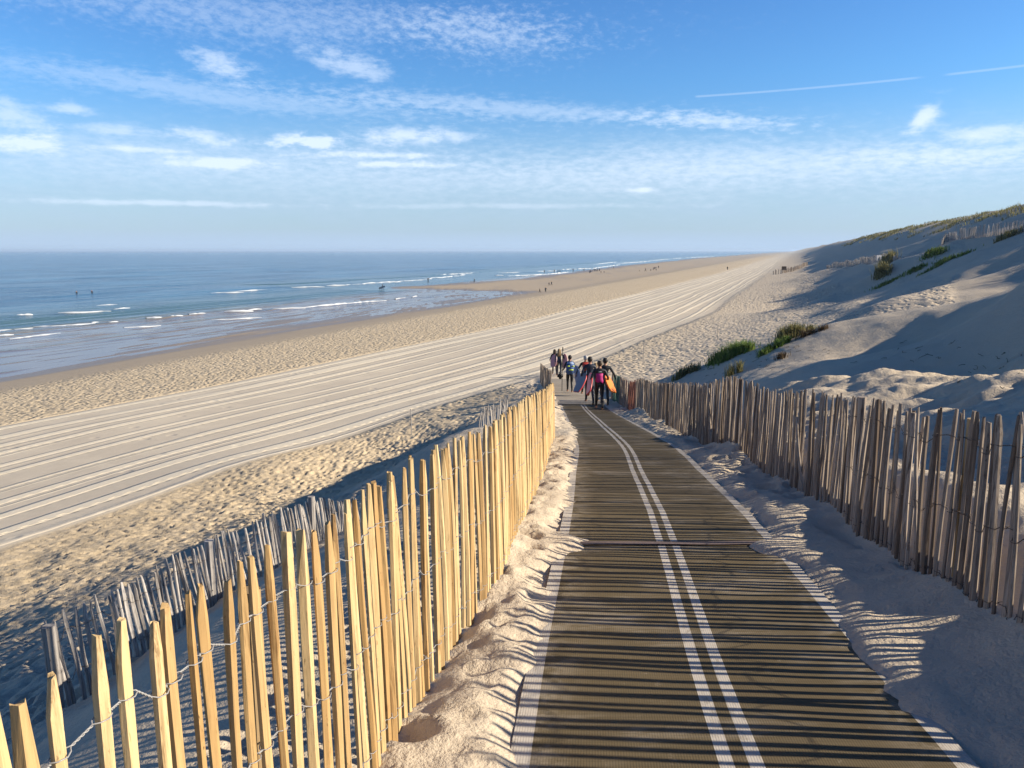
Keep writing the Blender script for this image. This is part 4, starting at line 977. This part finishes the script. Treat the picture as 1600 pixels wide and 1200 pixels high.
board('dull rose board under the right arm of the blond woman', local(a2, (.36,-.05,1.0)), (R(-8), R(-10), R(-50)), .9, .45, BROSE, BROSE, BPINK, 'boards carried down the path')
# far people on the sand and in the surf: light copies of three stances
GD = 'tiny distant people on the beach and in the surf'
def far_mesh(arms, stride, name):
    me, P, k = figure(1.72, stride, arms, fingers=False, sub=0)
    for m in (NEO, SKIN): me.materials.append(m)
    me.polygons.foreach_set('material_index', [1 if p.center.z > 1.49 or p.center.z < .1 else 0 for p in me.polygons]); return me
FM = [far_mesh(('down','down'), .22, 'a'), far_mesh(('out','down'), .1, 'b'), far_mesh(('hold','out'), .28, 'c')]
FAR = [(843.5,457.5,1.15,'smaller of two dark children at the lagoon edge'),(852.5,457,1.35,'larger of two dark children at the lagoon edge'),
 (858,446,1.0,'left of two tiny figures on the flat sand behind the lagoon'),(861.8,446,1.25,'right of two tiny figures on the flat sand behind the lagoon'),
 (741,441,1.2,'tiny dark figure alone on the low sand spit'),(669,440,1.5,'tiny figure standing in the foam off the sand spit'),
 (850.5,426,1.6,'leftmost tiny bather in the far surf line'),(866,425.5,1.6,'second tiny bather from the left in the far surf line'),
 (872,425,1.6,'left one of a close pair in the far surf line'),(875,425,1.5,'right one of a close pair in the far surf line'),
 (895.5,424.5,1.7,'tiny bather alone in the middle of the far surf'),(912.5,424,1.6,'tiny bather left of the figure with a board'),
 (922,427,1.75,'tiny surfer walking out of the far surf'),(928.5,424,1.6,'left of four tiny figures at the water edge'),
 (931,424.2,1.5,'second of four tiny figures at the water edge'),(933.4,424,1.6,'third of four tiny figures at the water edge'),
 (936.4,424,1.6,'rightmost of four tiny figures at the water edge'),(939,427,1.1,'left of two small figures crouching on wet sand'),
 (943.8,427,1.1,'right of two small figures crouching on wet sand'),(958.5,419.5,1.5,'tiny figure on wet sand right of the bathers'),
 (1008.4,424,1.7,'leftmost of the far group standing on the beach'),(1016.8,423.8,1.2,'low figure in the middle of the far beach group'),
 (1020.6,422,1.7,'tallest dark figure of the far beach group'),(1022.6,421.5,1.7,'figure just right of the tallest in the far beach group'),
 (1024.9,420.8,1.7,'upper right figure of the far beach group'),(1025.4,423,1.1,'seated figure at the lower right of the far beach group'),
 (1028.6,419.3,1.7,'rightmost figure of the far beach group'),(1136.6,422,1.6,'lone tiny figure far down the combed sand'),(999.3,424,.9,'low dark speck of a person left of the beach group')]
rg = random.Random(3)
for i, (px, py, H, lb) in enumerate(FAR):
    h_ = hit(px, py, 100, 1500); w0 = at_z(px, py, 0)
    pos = tuple(h_[0]) if h_ and h_[0].z > 0 else (w0[0], w0[1], -.15)
    o = bpy.data.objects.new('person', FM[i%3]); o.location = pos; o.rotation_euler = (0,0,rg.uniform(0,6.28)); o.scale = (H/1.72*1.12,)*2+(H/1.72,); link(o); tag(o, lb, 'person', GD)
# surfers out in the water
for px, py, lb in ((120,460,'left of two surfers sitting in the calm sea'),(144,459,'right of two surfers sitting in the calm sea')):
    p = at_z(px, py, 0); o = bpy.data.objects.new('person', FM[0]); o.location = (p[0], p[1], -.82); o.rotation_euler = (0,0,1.2); link(o); tag(o, lb, 'person', GD)
p = at_z(598, 453, 0)
sf, sb, P, k = person('surfer standing in shallow water by the spit tip', (p[0], p[1], -.1), 1.4, 1.7, NEO, HDARK, 'short', ('board','down'), .2, GD, fingers=False)
board('dark board carried by the surfer at the spit tip', (p[0]-.1, p[1]-.4, .75), (R(10), R(70), R(10)), 2.0, .55, BBLUE, BGREY, BGREY, GD)
p = at_z(922, 427, 0); board('dark surfboard held by a tiny surfer in far surf', (p[0]+.3, p[1]-.3, .9), (R(10), R(70), R(10)), 2.0, .55, BGREY, BGREY, BGREY, GD)
p = at_z(141, 459, 0); board('white surfboard under the right surfer sitting in the calm sea', (p[0], p[1]-.2, .08), (R(90), R(0), R(70)), 2.1, .55, BWHITE, BWHITE, BWHITE, GD)
